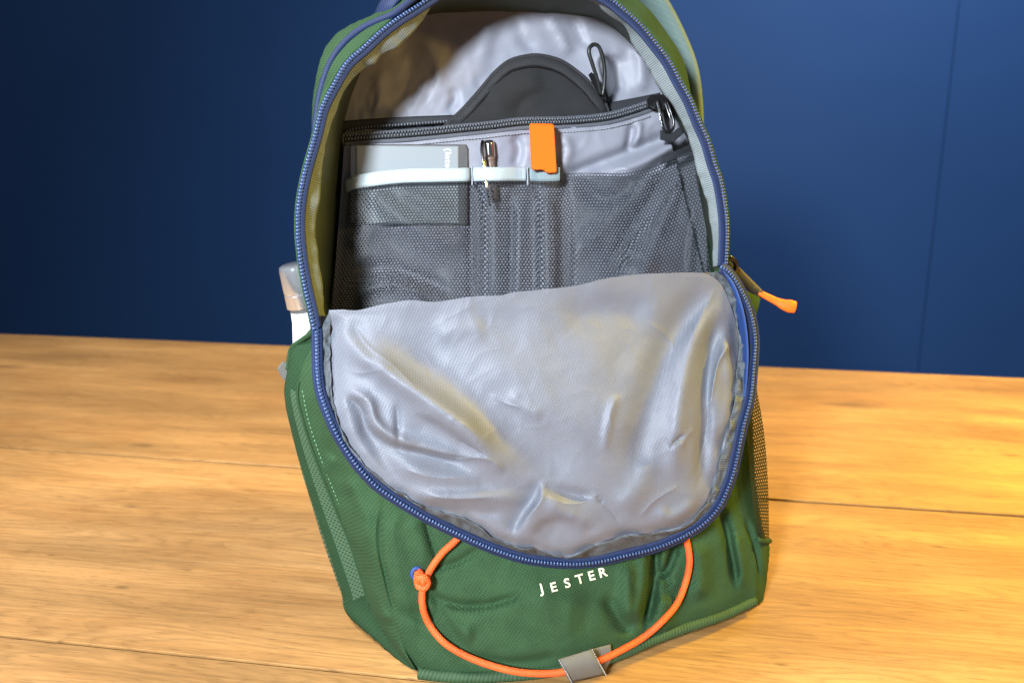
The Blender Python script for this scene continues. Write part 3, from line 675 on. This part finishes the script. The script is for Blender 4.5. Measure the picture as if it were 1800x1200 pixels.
# top hem of side pocket
tube('pocket_hem', W(cr([(506, 650, -.080), (512, 614, -.080), (530, 598, -.066), (553, 582, -.05)], 30)), .002, M['green'], bag, 8)
st = cr([(520, 672, -.052), (545, 640, -.045), (568, 632, -.03)], 20)
stl = cr([(u+10, v-2, -.048+.044*smooth01((v-1060)/120)) for u, v in SE[2:]], 80); stl[:, 2] += .0035
stitches('stitching', stl, M['threadgreen'], bag, pitch=.0034)
# grey strap end at the left
prism('strap_end', [(487, 648), (498, 634), (508, 640), (508, 668), (498, 668)], -.095, -.080, M['webgrey'], bag)
# right side
C5 = cr([(u, v, -.004) for u, v in CRr], 120)
SIr = [(1318, 590), (1320, 690), (1324, 760), (1329, 850), (1343, 935), (1353, 955), (1350, 1000), (1341, 1062)]
C6 = cr([(u, v, -.035) for u, v in SIr], 120)
C7 = cr([(u-30, v-12, -.09) for u, v in SIr], 120)
C8 = cr([(u-90, v-50, -.16) for u, v in SIr], 120)
G = np.array([cr([C5[i], (C5[i]*.45+C6[i]*.55)+np.array([0, 0, .008]), C6[i], C7[i], C8[i]], 50) for i in range(120)])
G[..., 2] += strokes(G[..., 0], G[..., 1], [([(1305, 900), (1325, 960), (1338, 1040)], 6, -.006, 'g'), ([(1320, 900), (1340, 960), (1345, 1020)], 6, .003, 'g')])
sheet('side_panel', G, M['green'], bag)
ra = cr([(1300, 690, -.010), (1312, 760, -.006), (1318, 830, -.004), (1326, 900, -.006), (1334, 945, -.010)], 60)
rb = cr([(1328, 670, -.034), (1343, 760, -.034), (1350, 850, -.034), (1352, 940, -.034), (1353, 948, -.034)], 60)
rg = np.array([cr([ra[i], (ra[i]+rb[i])/2+np.array([0, 0, .010]), rb[i]+np.array([0, 0, .006])], 16) for i in range(60)])
netting('side_netting', W(rg), 8, .46, M['netdark'], bag, aspect=.19)
tube('pocket_hem', W(cr([(1332, 948, -.002), (1342, 951, -.010), (1353, 950, -.030)], 12)), .0022, M['green'], bag, 8)
# back of lower body
lowb = np.stack([np.array([cr([Cb[0], Cb[-1]], 60)])[0], np.array([cr([C8[0], C8[-1]], 60)])[0]], 1)
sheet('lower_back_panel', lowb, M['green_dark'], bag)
# right: compression strap, its green anchor and orange pull
strip('compression_strap', cr([(1278, 452, -.02), (1300, 478, -.03), (1322, 500, -.04), (1341, 517, -.045)], 20), cr([(1276, 462, -.02), (1296, 489, -.03), (1318, 512, -.04), (1337, 526, -.045)], 20), M['blacktape'], bag, 4, thick=.0015)
tube('buckle', W(cr([(1280, 452, -.012), (1291, 458, -.014), (1294, 470, -.016), (1288, 480, -.018)], 14)), .0022, M['black'], bag, 8)
tube('strap_piping', W(cr([(1296, 470, -.022), (1318, 492, -.034), (1340, 514, -.042)], 14)), .0014, cloth('tan_strap_edge', (.20, .16, .06), (.12, .10, .04)), bag, 6)
G = ruled(cr([(1296, 500, -.03), (1320, 515, -.036), (1338, 522, -.042)], 20), cr([(1306, 600, -.03), (1322, 590, -.03), (1326, 566, -.035)], 20), 12, bow=.006)
sheet('strap_anchor', G, M['green'], bag, thick=.002)
pull = cr([(1334, 514, -.042), (1350, 522, -.040), (1366, 530, -.038), (1380, 536, -.036), (1398, 540, -.034)], 24)
tube('strap_pull', W(pull), np.interp(np.linspace(0, 1, 24), [0, .1, .5, .85, 1], [.0022, .0026, .0032, .0056, .0050]), M['orangetag'], bag, 12, flat=.5)
# shoulder strap edge behind the right shoulder, and haul loop
tube('shoulder_strap', W(cr([(1120, -40, -.13), (1160, 20, -.13), (1190, 80, -.13), (1206, 125, -.13), (1213, 170, -.13), (1216, 230, -.13), (1216, 330, -.13)], 50)), .0085, M['padgrey'], bag, 14, flat=2)
G = ruled(cr([(655, 34, -.055), (664, 10, -.05), (680, -12, -.045), (720, -40, -.04), (800, -75, -.04), (900, -90, -.04), (1000, -75, -.04)], 50), cr([(684, 30, -.035), (694, 8, -.03), (712, -8, -.03), (745, -32, -.03), (810, -62, -.03), (900, -74, -.03), (1000, -60, -.03)], 50), 8, bow=.004)
sheet('haul_loop', G, M['bluetape'], bag, thick=.003)
for (a, b) in (((640, 33), (660, 26)), ((655, 54), (672, 44))):
    pass

# ------------------------------------------------------------------ the opened front flap
BF = [(578, 545), (582, 565), (580, 615), (581, 655), (582, 690), (590, 730), (600, 765), (616, 790), (635, 812), (657, 833), (684, 856), (708, 870), (743, 890), (775, 900), (797, 905), (822, 915), (844, 930), (866, 946), (892, 956), (915, 962), (939, 963), (960, 972), (977, 977), (998, 979), (1018, 974),
      (1040, 962), (1070, 950), (1103, 942), (1145, 938), (1182, 932), (1206, 922), (1224, 908), (1238, 890), (1249, 870), (1257, 845), (1264, 820), (1276, 775), (1284, 735), (1290, 700), (1296, 650), (1298, 610), (1295, 575), (1287, 545), (1272, 507), (1255, 488), (1235, 480)]
TF = [(1235, 480), (1200, 479), (1175, 480), (1140, 481), (1112, 483), (1062, 490), (1012, 502), (950, 509), (900, 514), (880, 519), (830, 521), (767, 530), (717, 528), (667, 536), (630, 545), (600, 544), (578, 545)]
DF = [([(690, 550), (740, 610), (810, 670), (900, 745), (980, 815), (1040, 870)], 40, -.009, 'g'),
      ([(604, 560), (650, 620), (730, 690), (830, 770), (920, 850)], 30, .012, 'g'),
      ([(596, 560), (622, 610), (680, 655), (760, 705), (840, 765), (870, 810)], 18, .010, 'g'),
      ([(598, 690), (625, 700), (640, 722), (652, 752), (690, 780), (740, 792), (800, 806), (850, 808)], 7, -.007, 's'),
      ([(598, 690), (622, 690), (648, 705), (660, 740), (690, 765), (740, 780)], 9, .006, 'g'),
      ([(615, 700), (640, 730), (650, 770), (690, 830), (740, 870)], 16, -.006, 'g'),
      ([(612, 560), (640, 600), (655, 640), (640, 680)], 13, -.004, 'g'),
      ([(698, 700), (700, 760), (702, 800)], 6, -.003, 'g'), ([(720, 720), (780, 750), (850, 800)], 10, -.004, 's'),
      ([(800, 806), (855, 806), (890, 830)], 8, .004, 'c'),
      ([(740, 850), (760, 870), (850, 872), (930, 880)], 12, .005, 'g'), ([(700, 810), (760, 835), (850, 845)], 14, .004, 'g'), ([(720, 880), (800, 895), (900, 905)], 10, -.003, 'g'),
      ([(950, 835), (948, 870), (925, 905), (900, 945)], 10, -.007, 's'), ([(940, 850), (990, 865), (1050, 875)], 12, -.006, 'g'), ([(955, 880), (1000, 905), (1040, 935)], 14, .004, 'g'),
      ([(925, 945), (960, 915), (1000, 912), (1060, 930)], 12, -.003, 's'),
      ([(1262, 490), (1210, 545), (1170, 620), (1145, 700), (1120, 790), (1110, 870)], 26, -.010, 'g'),
      ([(1272, 520), (1220, 600), (1200, 680), (1190, 760), (1185, 860)], 18, .009, 'g'),
      ([(1262, 530), (1248, 620), (1240, 720), (1235, 820), (1220, 890)], 14, -.010, 'g'),
      ([(1294, 590), (1265, 630), (1252, 690), (1245, 740)], 7, .006, 'c'), ([(1288, 560), (1276, 600), (1284, 680), (1270, 780)], 10, .005, 'g'),
      ([(1200, 765), (1188, 776), (1175, 790)], 5, -.003, 'c'), ([(1222, 750), (1205, 770), (1195, 790)], 5, .002, 'c'), ([(1085, 690), (1070, 740), (1062, 800)], 9, .003, 'g'),
      ([(980, 560), (1040, 548), (1100, 545), (1150, 560)], 26, -.005, 'g'), ([(1080, 900), (1120, 860), (1140, 800)], 20, .005, 'g'),
      ([(1150, 890), (1180, 910), (1230, 880)], 12, .004, 'g'), ([(890, 690), (930, 720), (960, 730)], 12, .0025, 'g'), ([(760, 590), (800, 580), (860, 570)], 20, .003, 'g'),
      ([(1050, 870), (1053, 878), (1062, 882)], 4, -.002, 'c'), ([(900, 560), (1000, 600), (1100, 640)], 40, .003, 'g')]
DC = [([(650, 742), (690, 778), (750, 792), (800, 803), (856, 808)], 4, -.0022, 'c'), ([(800, 770), (835, 790), (858, 808)], 4, -.0016, 'c'), ([(604, 700), (630, 712), (648, 735)], 5, -.0020, 'c'),
      ([(700, 640), (640, 655), (610, 650)], 5, .0012, 'c'), ([(1205, 762), (1192, 772), (1180, 780)], 4, -.0022, 'c'), ([(1290, 600), (1262, 640), (1250, 700)], 4, .0020, 'c'), ([(1250, 690), (1240, 760), (1222, 840)], 4, -.0014, 'c'),
      ([(948, 842), (952, 875), (930, 905), (912, 925)], 4, .0022, 'c'), ([(955, 870), (1000, 885), (1050, 876)], 4, .0014, 'c'), ([(1050, 872), (1080, 905), (1090, 925)], 4, -.0012, 'c'), ([(1120, 915), (1150, 880), (1200, 850)], 4, .0012, 'c'),
      ([(1262, 500), (1230, 560), (1205, 620)], 5, .0016, 'c'), ([(860, 690), (880, 705), (920, 718)], 4, .0010, 'c'), ([(1085, 690), (1072, 730), (1078, 760)], 4, .0010, 'c'), ([(740, 868), (800, 876), (880, 872)], 5, .0016, 'c'),
      ([(700, 820), (760, 838), (830, 838)], 5, .0012, 'c'), ([(620, 570), (650, 610), (690, 640), (740, 690)], 5, .0016, 'c'), ([(1130, 560), (1180, 600), (1190, 660)], 5, .0010, 'c')]
def n_flap_base(u, v):
    x = (u-930)/370.0; y = (v-540)/430.0
    rim = fzn(u, v)
    return rim+.024*np.clip(1-x*x, 0, 1)**.7*(1-.45*np.clip(y, 0, 1))-.004*smooth01((.30-y)/.30)
def flap_relief(u, v): return .75*strokes(u, v, DF)+strokes(u, v, DC)+.0010*wob(u, v, 90, 21)+.0007*crumple(u, v, 130, 2)+.0004*crumple(u, v, 46, 5)
outl = BF+TF[1:-1]
O = cr(outl+[outl[0]], 801); r = np.linspace(0, 1, 210)[:, None, None]**.75
cen2 = np.array([930., 720.]); P = cen2*(1-r)+O[None]*r
rr = np.repeat(np.linspace(0, 1, 210)[:, None]**.75, 801, 1)
nn = n_flap_base(P[..., 0], P[..., 1])+flap_relief(P[..., 0], P[..., 1])
# towards its sewn edges the lining dips into a small trough before the ribbon
vv = P[..., 1]; th = np.arange(801)[None, :]*np.ones_like(rr)
nn += .0022*vnoise(th/13.0, rr*3)*np.exp(-(1-rr)/.07)*smooth01((1-rr)/.012)*smooth01((vv-560)/40)
nn -= .006*np.exp(-((1-rr)/.05)**2)*smooth01((vv-545)/40)
FLG = np.dstack([P, nn])
sheet('flap_lining', FLG, M['lining'], bag)
EDGE_N = nn[-1].copy()
# rolled top edge of the lining, turning down into the bag
te = cr(TF, 160); tn = n_flap_base(te[:, 0], te[:, 1])+flap_relief(te[:, 0], te[:, 1])
T0 = np.column_stack([te, tn]); T1 = T0.copy(); T1[:, 1] -= 1.5; T1[:, 2] -= .003; T2 = T0.copy(); T2[:, 1] += 14; T2[:, 2] -= .016; T3 = T0.copy(); T3[:, 1] += 70; T3[:, 2] -= .03
sheet('lining_roll', np.array([cr([T0[i], T1[i], T2[i], T3[i]], 14) for i in range(160)]), M['lining'], bag)
# grey ribbon binding the flap seam
bf = cr(BF, 380); bn = n_flap_base(bf[:, 0], bf[:, 1])-.006
iA = np.column_stack([bf, bn+flap_relief(bf[:, 0], bf[:, 1])]); iA[:, 2] += .0028+.0020*wob(np.arange(380)*1.0, np.zeros(380), 6, 31)
iA[:, 0] += 3.0*wob(np.arange(380)*1.0, np.zeros(380)+4, 7, 32); iA[:, 1] += 3.5*wob(np.arange(380)*1.0, np.zeros(380)+9, 6, 33)
fo = offset2(ZF, -12); fo[:, 2] -= .001
# pair the two curves by nearest arc position
strip('seam_binding', iA, resample(fo, 380), M['bind'], bag, 9, nfn=lambda G, s: .0048*wob(G[..., 0], G[..., 1], 13, 34)*np.sin(math.pi*np.clip(s*.8+.2, 0, 1)))
# navy tape and coil round the flap
a_ = offset2(ZF, -14); b_ = offset2(ZF, 3); a_[:, 2] += .000; b_[:, 2] -= .001
strip('zip_tape', a_, b_, M['bluetape'], bag, 6, bow=.001)
e_ = offset2(ZF, 3); e_[:, 2] += .0006
tube('piping', W(offset2(ZF, 2)+np.array([0, 0, -.003])), .0016, M['bluetape'], bag, 7)
z2 = ZF.copy(); z2[:, 2] += .001
zip_teeth('zip_teeth', W(offset2(z2, -3)), M['tooth'], bag, pitch=.0024, half=(.0007, .0013, .0009), lift=.0008)
# outside face of the flap, seen only as its dark underside
uo = ZF.copy(); uo[:, 2] -= .014; ui = ZF.copy(); ui[:, :2] = cen2+(ZF[:, :2]-cen2)*.86; ui[:, 2] = .028
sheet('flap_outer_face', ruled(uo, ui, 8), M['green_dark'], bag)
# wider navy facing on the right hinge
strip('zip_facing', cr([(1268, 472, .030), (1290, 500, .034), (1306, 545, .038), (1314, 600, .040), (1313, 660, .042), (1304, 730, .043), (1290, 800, .043)], 60), cr([(1262, 488, .022), (1282, 520, .022), (1294, 560, .024), (1300, 610, .026), (1300, 660, .028), (1290, 730, .03), (1276, 790, .03)], 60), M['navy'], bag, 5)

# ------------------------------------------------------------------ bungee, eyelet, knot, loop, lettering
def cordn(u, v): return float(n_front(np.array([u], float), np.array([v], float))[0])
cp_ = [(812, 938), (795, 955), (777, 972), (757, 1000), (744, 1030), (743, 1065), (755, 1097), (780, 1128), (815, 1150), (860, 1168), (910, 1180), (960, 1183), (1000, 1178), (1045, 1164), (1090, 1143), (1130, 1120), (1163, 1092), (1190, 1060), (1206, 1020), (1212, 985), (1207, 950), (1200, 930)]
cn = [max(cordn(u, v), .004)+.006 for u, v in cp_]
cn[0] += 0
tube('bungee_cord', W(cr([(u, v, n) for (u, v), n in zip(cp_, cn)], 200)), .0025, M['cord'], bag, 12)
kn = cordn(741, 1022)
def pt(u, v, d): return (u, v, kn+d)
tube('cord_knot', W(cr([pt(734, 1006, .003), pt(733, 1018, .008), pt(736, 1030, .013), pt(746, 1033, .015), pt(752, 1024, .014), pt(747, 1015, .015), pt(738, 1016, .014), pt(734, 1026, .010)], 60)), .0024, M['cord'], bag, 10)
tube('cord_knot', W(cr([pt(738, 1004, .003), pt(741, 1012, .012), pt(744, 1022, .015), pt(742, 1032, .008)], 30)), .0024, M['cord'], bag, 10)
ang = np.linspace(0, 2*math.pi, 33)
ec = np.array([733, 1008]); ek = cordn(733, 1008)
tube('eyelet', W(np.array([(ec[0]+8.5*math.cos(a), ec[1]+10*math.sin(a), ek+.002) for a in ang])), .0015, M['navy'], bag, 8, caps=False)
# webbing loop
def quad(name, p00, p10, p11, p01, m, k=10, bow=.004, thick=.0015, label=None, rotuv=False):
    s = np.linspace(0, 1, k)[:, None, None]; t = np.linspace(0, 1, k)[None, :, None]
    p = [np.array(q, float) for q in (p00, p10, p11, p01)]
    G = (p[0]*(1-s)*(1-t)+p[1]*s*(1-t)+p[2]*s*t+p[3]*(1-s)*t); G[..., 2] += bow*np.sin(math.pi*t[..., 0])
    Gw = W(G); return sheet(name, Gw, m, bag, thick=thick, uv=arc_uv(Gw), world=True, label=label)
quad('webbing_loop', (981, 1158, .053), (1040, 1140, .052), (1064, 1186, .047), (1003, 1200, .047), M['webgrey'], bow=.005)
quad('webbing_loop', (1038, 1141, .044), (1074, 1132, .041), (1076, 1158, .040), (1062, 1184, .041), M['webgrey'], bow=.001)
# stitched edges of the loop
for e in ([(983, 1160, .0545), (994, 1178, .0565), (1004, 1197, .050)], [(1041, 1141, .0545), (1052, 1162, .0565), (1064, 1184, .050)]):
    stitches('stitching', cr(e, 20), M['threadgrey'], bag, pitch=.0016, ln=.0005)

def text_mesh(s, size=1.0):
    c = bpy.data.curves.new('t', 'FONT'); c.body = s; c.size = size; c.resolution_u = 4; c.offset = .022; c.fill_mode = 'FRONT'
    o = bpy.data.objects.new('t', c); COL.objects.link(o); bpy.context.view_layer.update()
    me = bpy.data.meshes.new_from_object(o.evaluated_get(bpy.context.evaluated_depsgraph_get()))
    V = np.array([v.co[:] for v in me.vertices]); Fc = [tuple(p.vertices) for p in me.polygons]
    bpy.data.objects.remove(o); return V, Fc
def letter(ch, u, v, hpx, rot, nfun, m, parent, name='letter', sx=1.0, lift=.0008, depth=.0006):
    V, Fc = text_mesh(ch); V = V[:, :2]; mn, mx = V.min(0), V.max(0); c = (mn+mx)/2; k = hpx/.72
    x = (V[:, 0]-c[0])*k*sx; y = -(V[:, 1]-c[1])*k; ca, sa = math.cos(rot), math.sin(rot)
    U = u+x*ca-y*sa; Vv = v+x*sa+y*ca
    n = nfun(U, Vv)+lift; n_ = len(U)
    top_ = W(np.column_stack([U, Vv, n+depth])); bot_ = W(np.column_stack([U, Vv, n-depth]))
    f = [tuple(q) for q in Fc]
    a = top_[list(f[0])]; nr = np.cross(a[1]-a[0], a[2]-a[0])
    if nr@(CAM-a[0]) < 0: f = [q[::-1] for q in f]
    from collections import Counter
    ed = Counter()
    for q in f:
        for i in range(len(q)): ed[(q[i], q[(i+1) % len(q)])] += 1
    side = [(a+n_, b+n_, b, a) for (a, b) in ed if (b, a) not in ed]
    return mkobj(name, np.vstack([top_, bot_]), f+side, m, parent, smooth=False)
rot = math.radians(-15.5)
for ch, u, v in (('J', 951, 1036), ('E', 973.5, 1031), ('S', 997, 1024), ('T', 1019, 1017), ('E', 1040, 1011), ('R', 1060, 1005)):
    letter(ch, u, v, 16.5, rot, n_front, M['thread'], bag, sx=1.05)

# ------------------------------------------------------------------ things in and around the bag
# charcoal pouch in the zipped pocket
po = [(772, 232), (790, 214), (812, 194), (840, 163), (868, 130), (893, 109), (920, 100), (950, 98), (985, 107), (1012, 124), (1038, 147), (1058, 172), (1068, 192), (1074, 222)]
pr = bpy.data.objects
pb = table(930, 600)  # placeholder for base
pouch_loc = W(np.array([930, 225, -.080]))
pouch = empty('pouch', tuple(pouch_loc), 'charcoal soft zip pouch with rounded top standing in the inner zip pocket', 'pouch')
oc = cr(po, 120); base_line = cr([(772, 232), (870, 250), (960, 250), (1074, 222)], 120)
base_line[:, 1] += 6
G = ruled(np.column_stack([oc, np.full(120, -.079)]), np.column_stack([base_line, np.full(120, -.079)]), 40, bow=.005)
G[..., 2] += strokes(G[..., 0], G[..., 1], [([(850, 180), (900, 150), (960, 140)], 25, .003, 'g'), ([(900, 210), (930, 170), (1000, 160)], 9, -.0015, 'g'), ([(880, 200), (950, 185), (1030, 190)], 18, -.002, 'g')])
sheet('pouch_front', G, M['felt'], pouch, thick=.002)
band = oc.copy(); cc = np.array([925, 260])
inn = cc+(oc-cc)*.89
strip('pouch_binding', np.column_stack([oc+np.array([0, 0]), np.full(120, -.079)]), np.column_stack([inn, np.full(120, -.0755)]), M['feltedge'], pouch, 6, bow=.0015, thick=.001)
gl = cc+(oc-cc)*.88
tube('binding_groove', W(np.column_stack([gl, np.full(120, -.0748)])[4:-4]), .0007, M['black'], pouch, 6)
tube('pouch_rim', W(np.column_stack([oc, np.full(120, -.0795)])), .0016, M['feltedge'], pouch, 8)
zs = prism('zip_slider', [(1034, 132), (1040, 127), (1050, 138), (1060, 160), (1066, 178), (1058, 176), (1046, 156)], -.078, -.070, M['black'], pouch)
tube('puller_loop', W(cr([(1056, 166, -.067), (1050, 140, -.064), (1041, 112, -.062), (1035, 90, -.061), (1042, 79, -.061), (1052, 82, -.061), (1059, 100, -.062), (1063, 125, -.064), (1062, 150, -.066), (1059, 168, -.067)], 80)), .0016, M['blackcord'], zs, 10)
# external drive in the left netting pocket
dr = [(622, 256), (806, 256), (806, 400), (624, 400)]
drv_loc = W(np.array([715, 400, -.080]))
drive = empty('portable_drive', tuple(drv_loc), 'silver portable drive with dark side edges in the left netting pocket', 'portable drive')
prism('case', [(617, 254), (819, 254), (823, 262), (823, 395), (617, 395)], -.076, -.0672, M['aludark'], drive, ch=.0008)
prism('face_plate', [(626, 256), (806, 257), (806, 392), (627, 392)], -.0673, -.0660, M['alu'], drive, ch=.0004)
prism('edge_strip', [(616.5, 256), (625, 256), (626, 392), (616.5, 392)], -.0675, -.0662, mat('blue_grey_edge', (.16, .20, .27), .4, metal=.3), drive, ch=.0003)
for ch, v in (('(', 263.5), ('I', 269), ('n', 276), ('t', 283.5), ('e', 291)):
    k = {'(': 13, 'I': 12, 'n': 8, 't': 11, 'e': 8}[ch]
    V, Fc = text_mesh(ch)
    V = V[:, :2]; mn, mx = V.min(0), V.max(0); kk = 10.5/.72
    x = (V[:, 0]-(mn[0]+mx[0])/2)*kk; y = V[:, 1]*kk
    U = 783+y; Vv = v+x
    Tt = W(np.column_stack([U, Vv, np.full(len(U), -.0656)])); f = [tuple(q) for q in Fc]
    a = Tt[list(f[0])]
    if np.cross(a[1]-a[0], a[2]-a[0])@(CAM-a[0]) < 0: f = [q[::-1] for q in f]
    mkobj('letter', Tt, f, M['print'], drive, smooth=False, thick=.0002)
# pen clipped on the netting edge
pen = empty('pen', tuple(W(np.array([858, 330, -.066]))), 'chrome ballpoint pen clipped over the pale pocket edge', 'pen')
pa = W(np.array([858, 247, -.0655])); pbm = W(np.array([868, 352, -.0665]))
C = pa[None]*(1-np.linspace(0, 1, 30)[:, None])+pbm[None]*np.linspace(0, 1, 30)[:, None]
rad = np.interp(np.linspace(0, 1, 30), [0, .03, .10, .3, .32, 1], [.0036, .0046, .0047, .0046, .0040, .0040])
tube('cap_barrel', C[:9], rad[:9], M['chrome'], pen, 20)
tube('barrel', C[8:], rad[8:]*.96, mat('dark_brown_lacquer', (.16, .11, .09), .3, .5), pen, 20)
tube('clip', W(cr([(849, 248, -.060), (847, 262, -.056), (850, 285, -.054), (853, 310, -.053), (857, 335, -.052), (862, 362, -.054)], 40)), np.linspace(.0016, .0009, 40), M['chrome'], pen, 10, flat=.6)
# orange usb stick
usb = empty('usb_stick', tuple(W(np.array([955, 300, -.062]))), 'bright orange usb stick cap hooked over the middle of the netting pocket', 'usb stick')
def rrect(pts, r=6):
    out = []
    P = np.array(pts, float); n = len(P)
    for i in range(n):
        a, b, c = P[i-1], P[i], P[(i+1) % n]
        d1 = (a-b)/np.linalg.norm(a-b); d2 = (c-b)/np.linalg.norm(c-b)
        p, q = b+d1*r, b+d2*r
        for t in np.linspace(0, 1, 5): out.append((1-t)**2*p+2*t*(1-t)*b+t*t*q)
    return out
prism('cap_body', rrect([(930, 217), (974, 218), (979, 304), (960, 305), (957, 299), (934, 299)], 5), -.058, -.048, M['orange'], usb, ch=.0010)
prism('cap_hook', rrect([(934, 221), (971, 222), (973, 260), (936, 260)], 5), -.068, -.0581, M['orange'], usb, ch=0)
# bottle in the left side pocket
bot = empty('water_bottle', tuple(W(np.array([560, 720, -.10]))), 'white bottle with shiny steel cap in the left side pocket', 'bottle')
b0 = W(np.array([518, 464, -.075])); b1 = W(np.array([556, 640, -.088])); ax = (b1-b0); Lb = np.linalg.norm(ax); ax /= Lb
def lathe(name, prof, m, parent, seg=36):
    s = np.cross(ax, NO); s /= np.linalg.norm(s); n2 = np.cross(ax, s); a = np.linspace(0, 2*math.pi, seg, endpoint=False)
    G = np.array([[b0+ax*h+r*(math.cos(t)*s+math.sin(t)*n2) for t in a] for h, r in prof])
    f = gfaces(len(prof), seg, closed=True); f.append(tuple(range(seg))[::-1]); 
    nr = np.cross(G[2, 1]-G[2, 0], G[3, 0]-G[2, 0])@(G[2, 0]-(b0+ax*prof[2][0]))
    if nr < 0: f = [q[::-1] for q in f]
    o = mkobj(name, G, f, m, parent); md = o.modifiers.new('e', 'EDGE_SPLIT'); md.split_angle = math.radians(40); return o
R = .0128
lathe('cap', [(0, .001), (0, R*.80), (.0012, R*.95), (.004, R), (.021, R), (.0214, R*.97), (.0222, R*.97), (.0226, R), (.033, R), (.0335, R*.9)], M['steel'], bot)
lathe('collar', [(.0335, R*.82), (.0335, R*.86), (.036, R*.86), (.0365, R*.8)], M['aludark'], bot)
lathe('body', [(.0365, .004), (.0365, R*.84), (.045, R*.88), (.06, R*1.1), (.08, R*1.6), (.10, R*1.9), (.16, R*1.9), (.165, R*1.7)], M['white'], bot)

for o in bpy.data.objects:
    if '_o' in o: del o['_o']
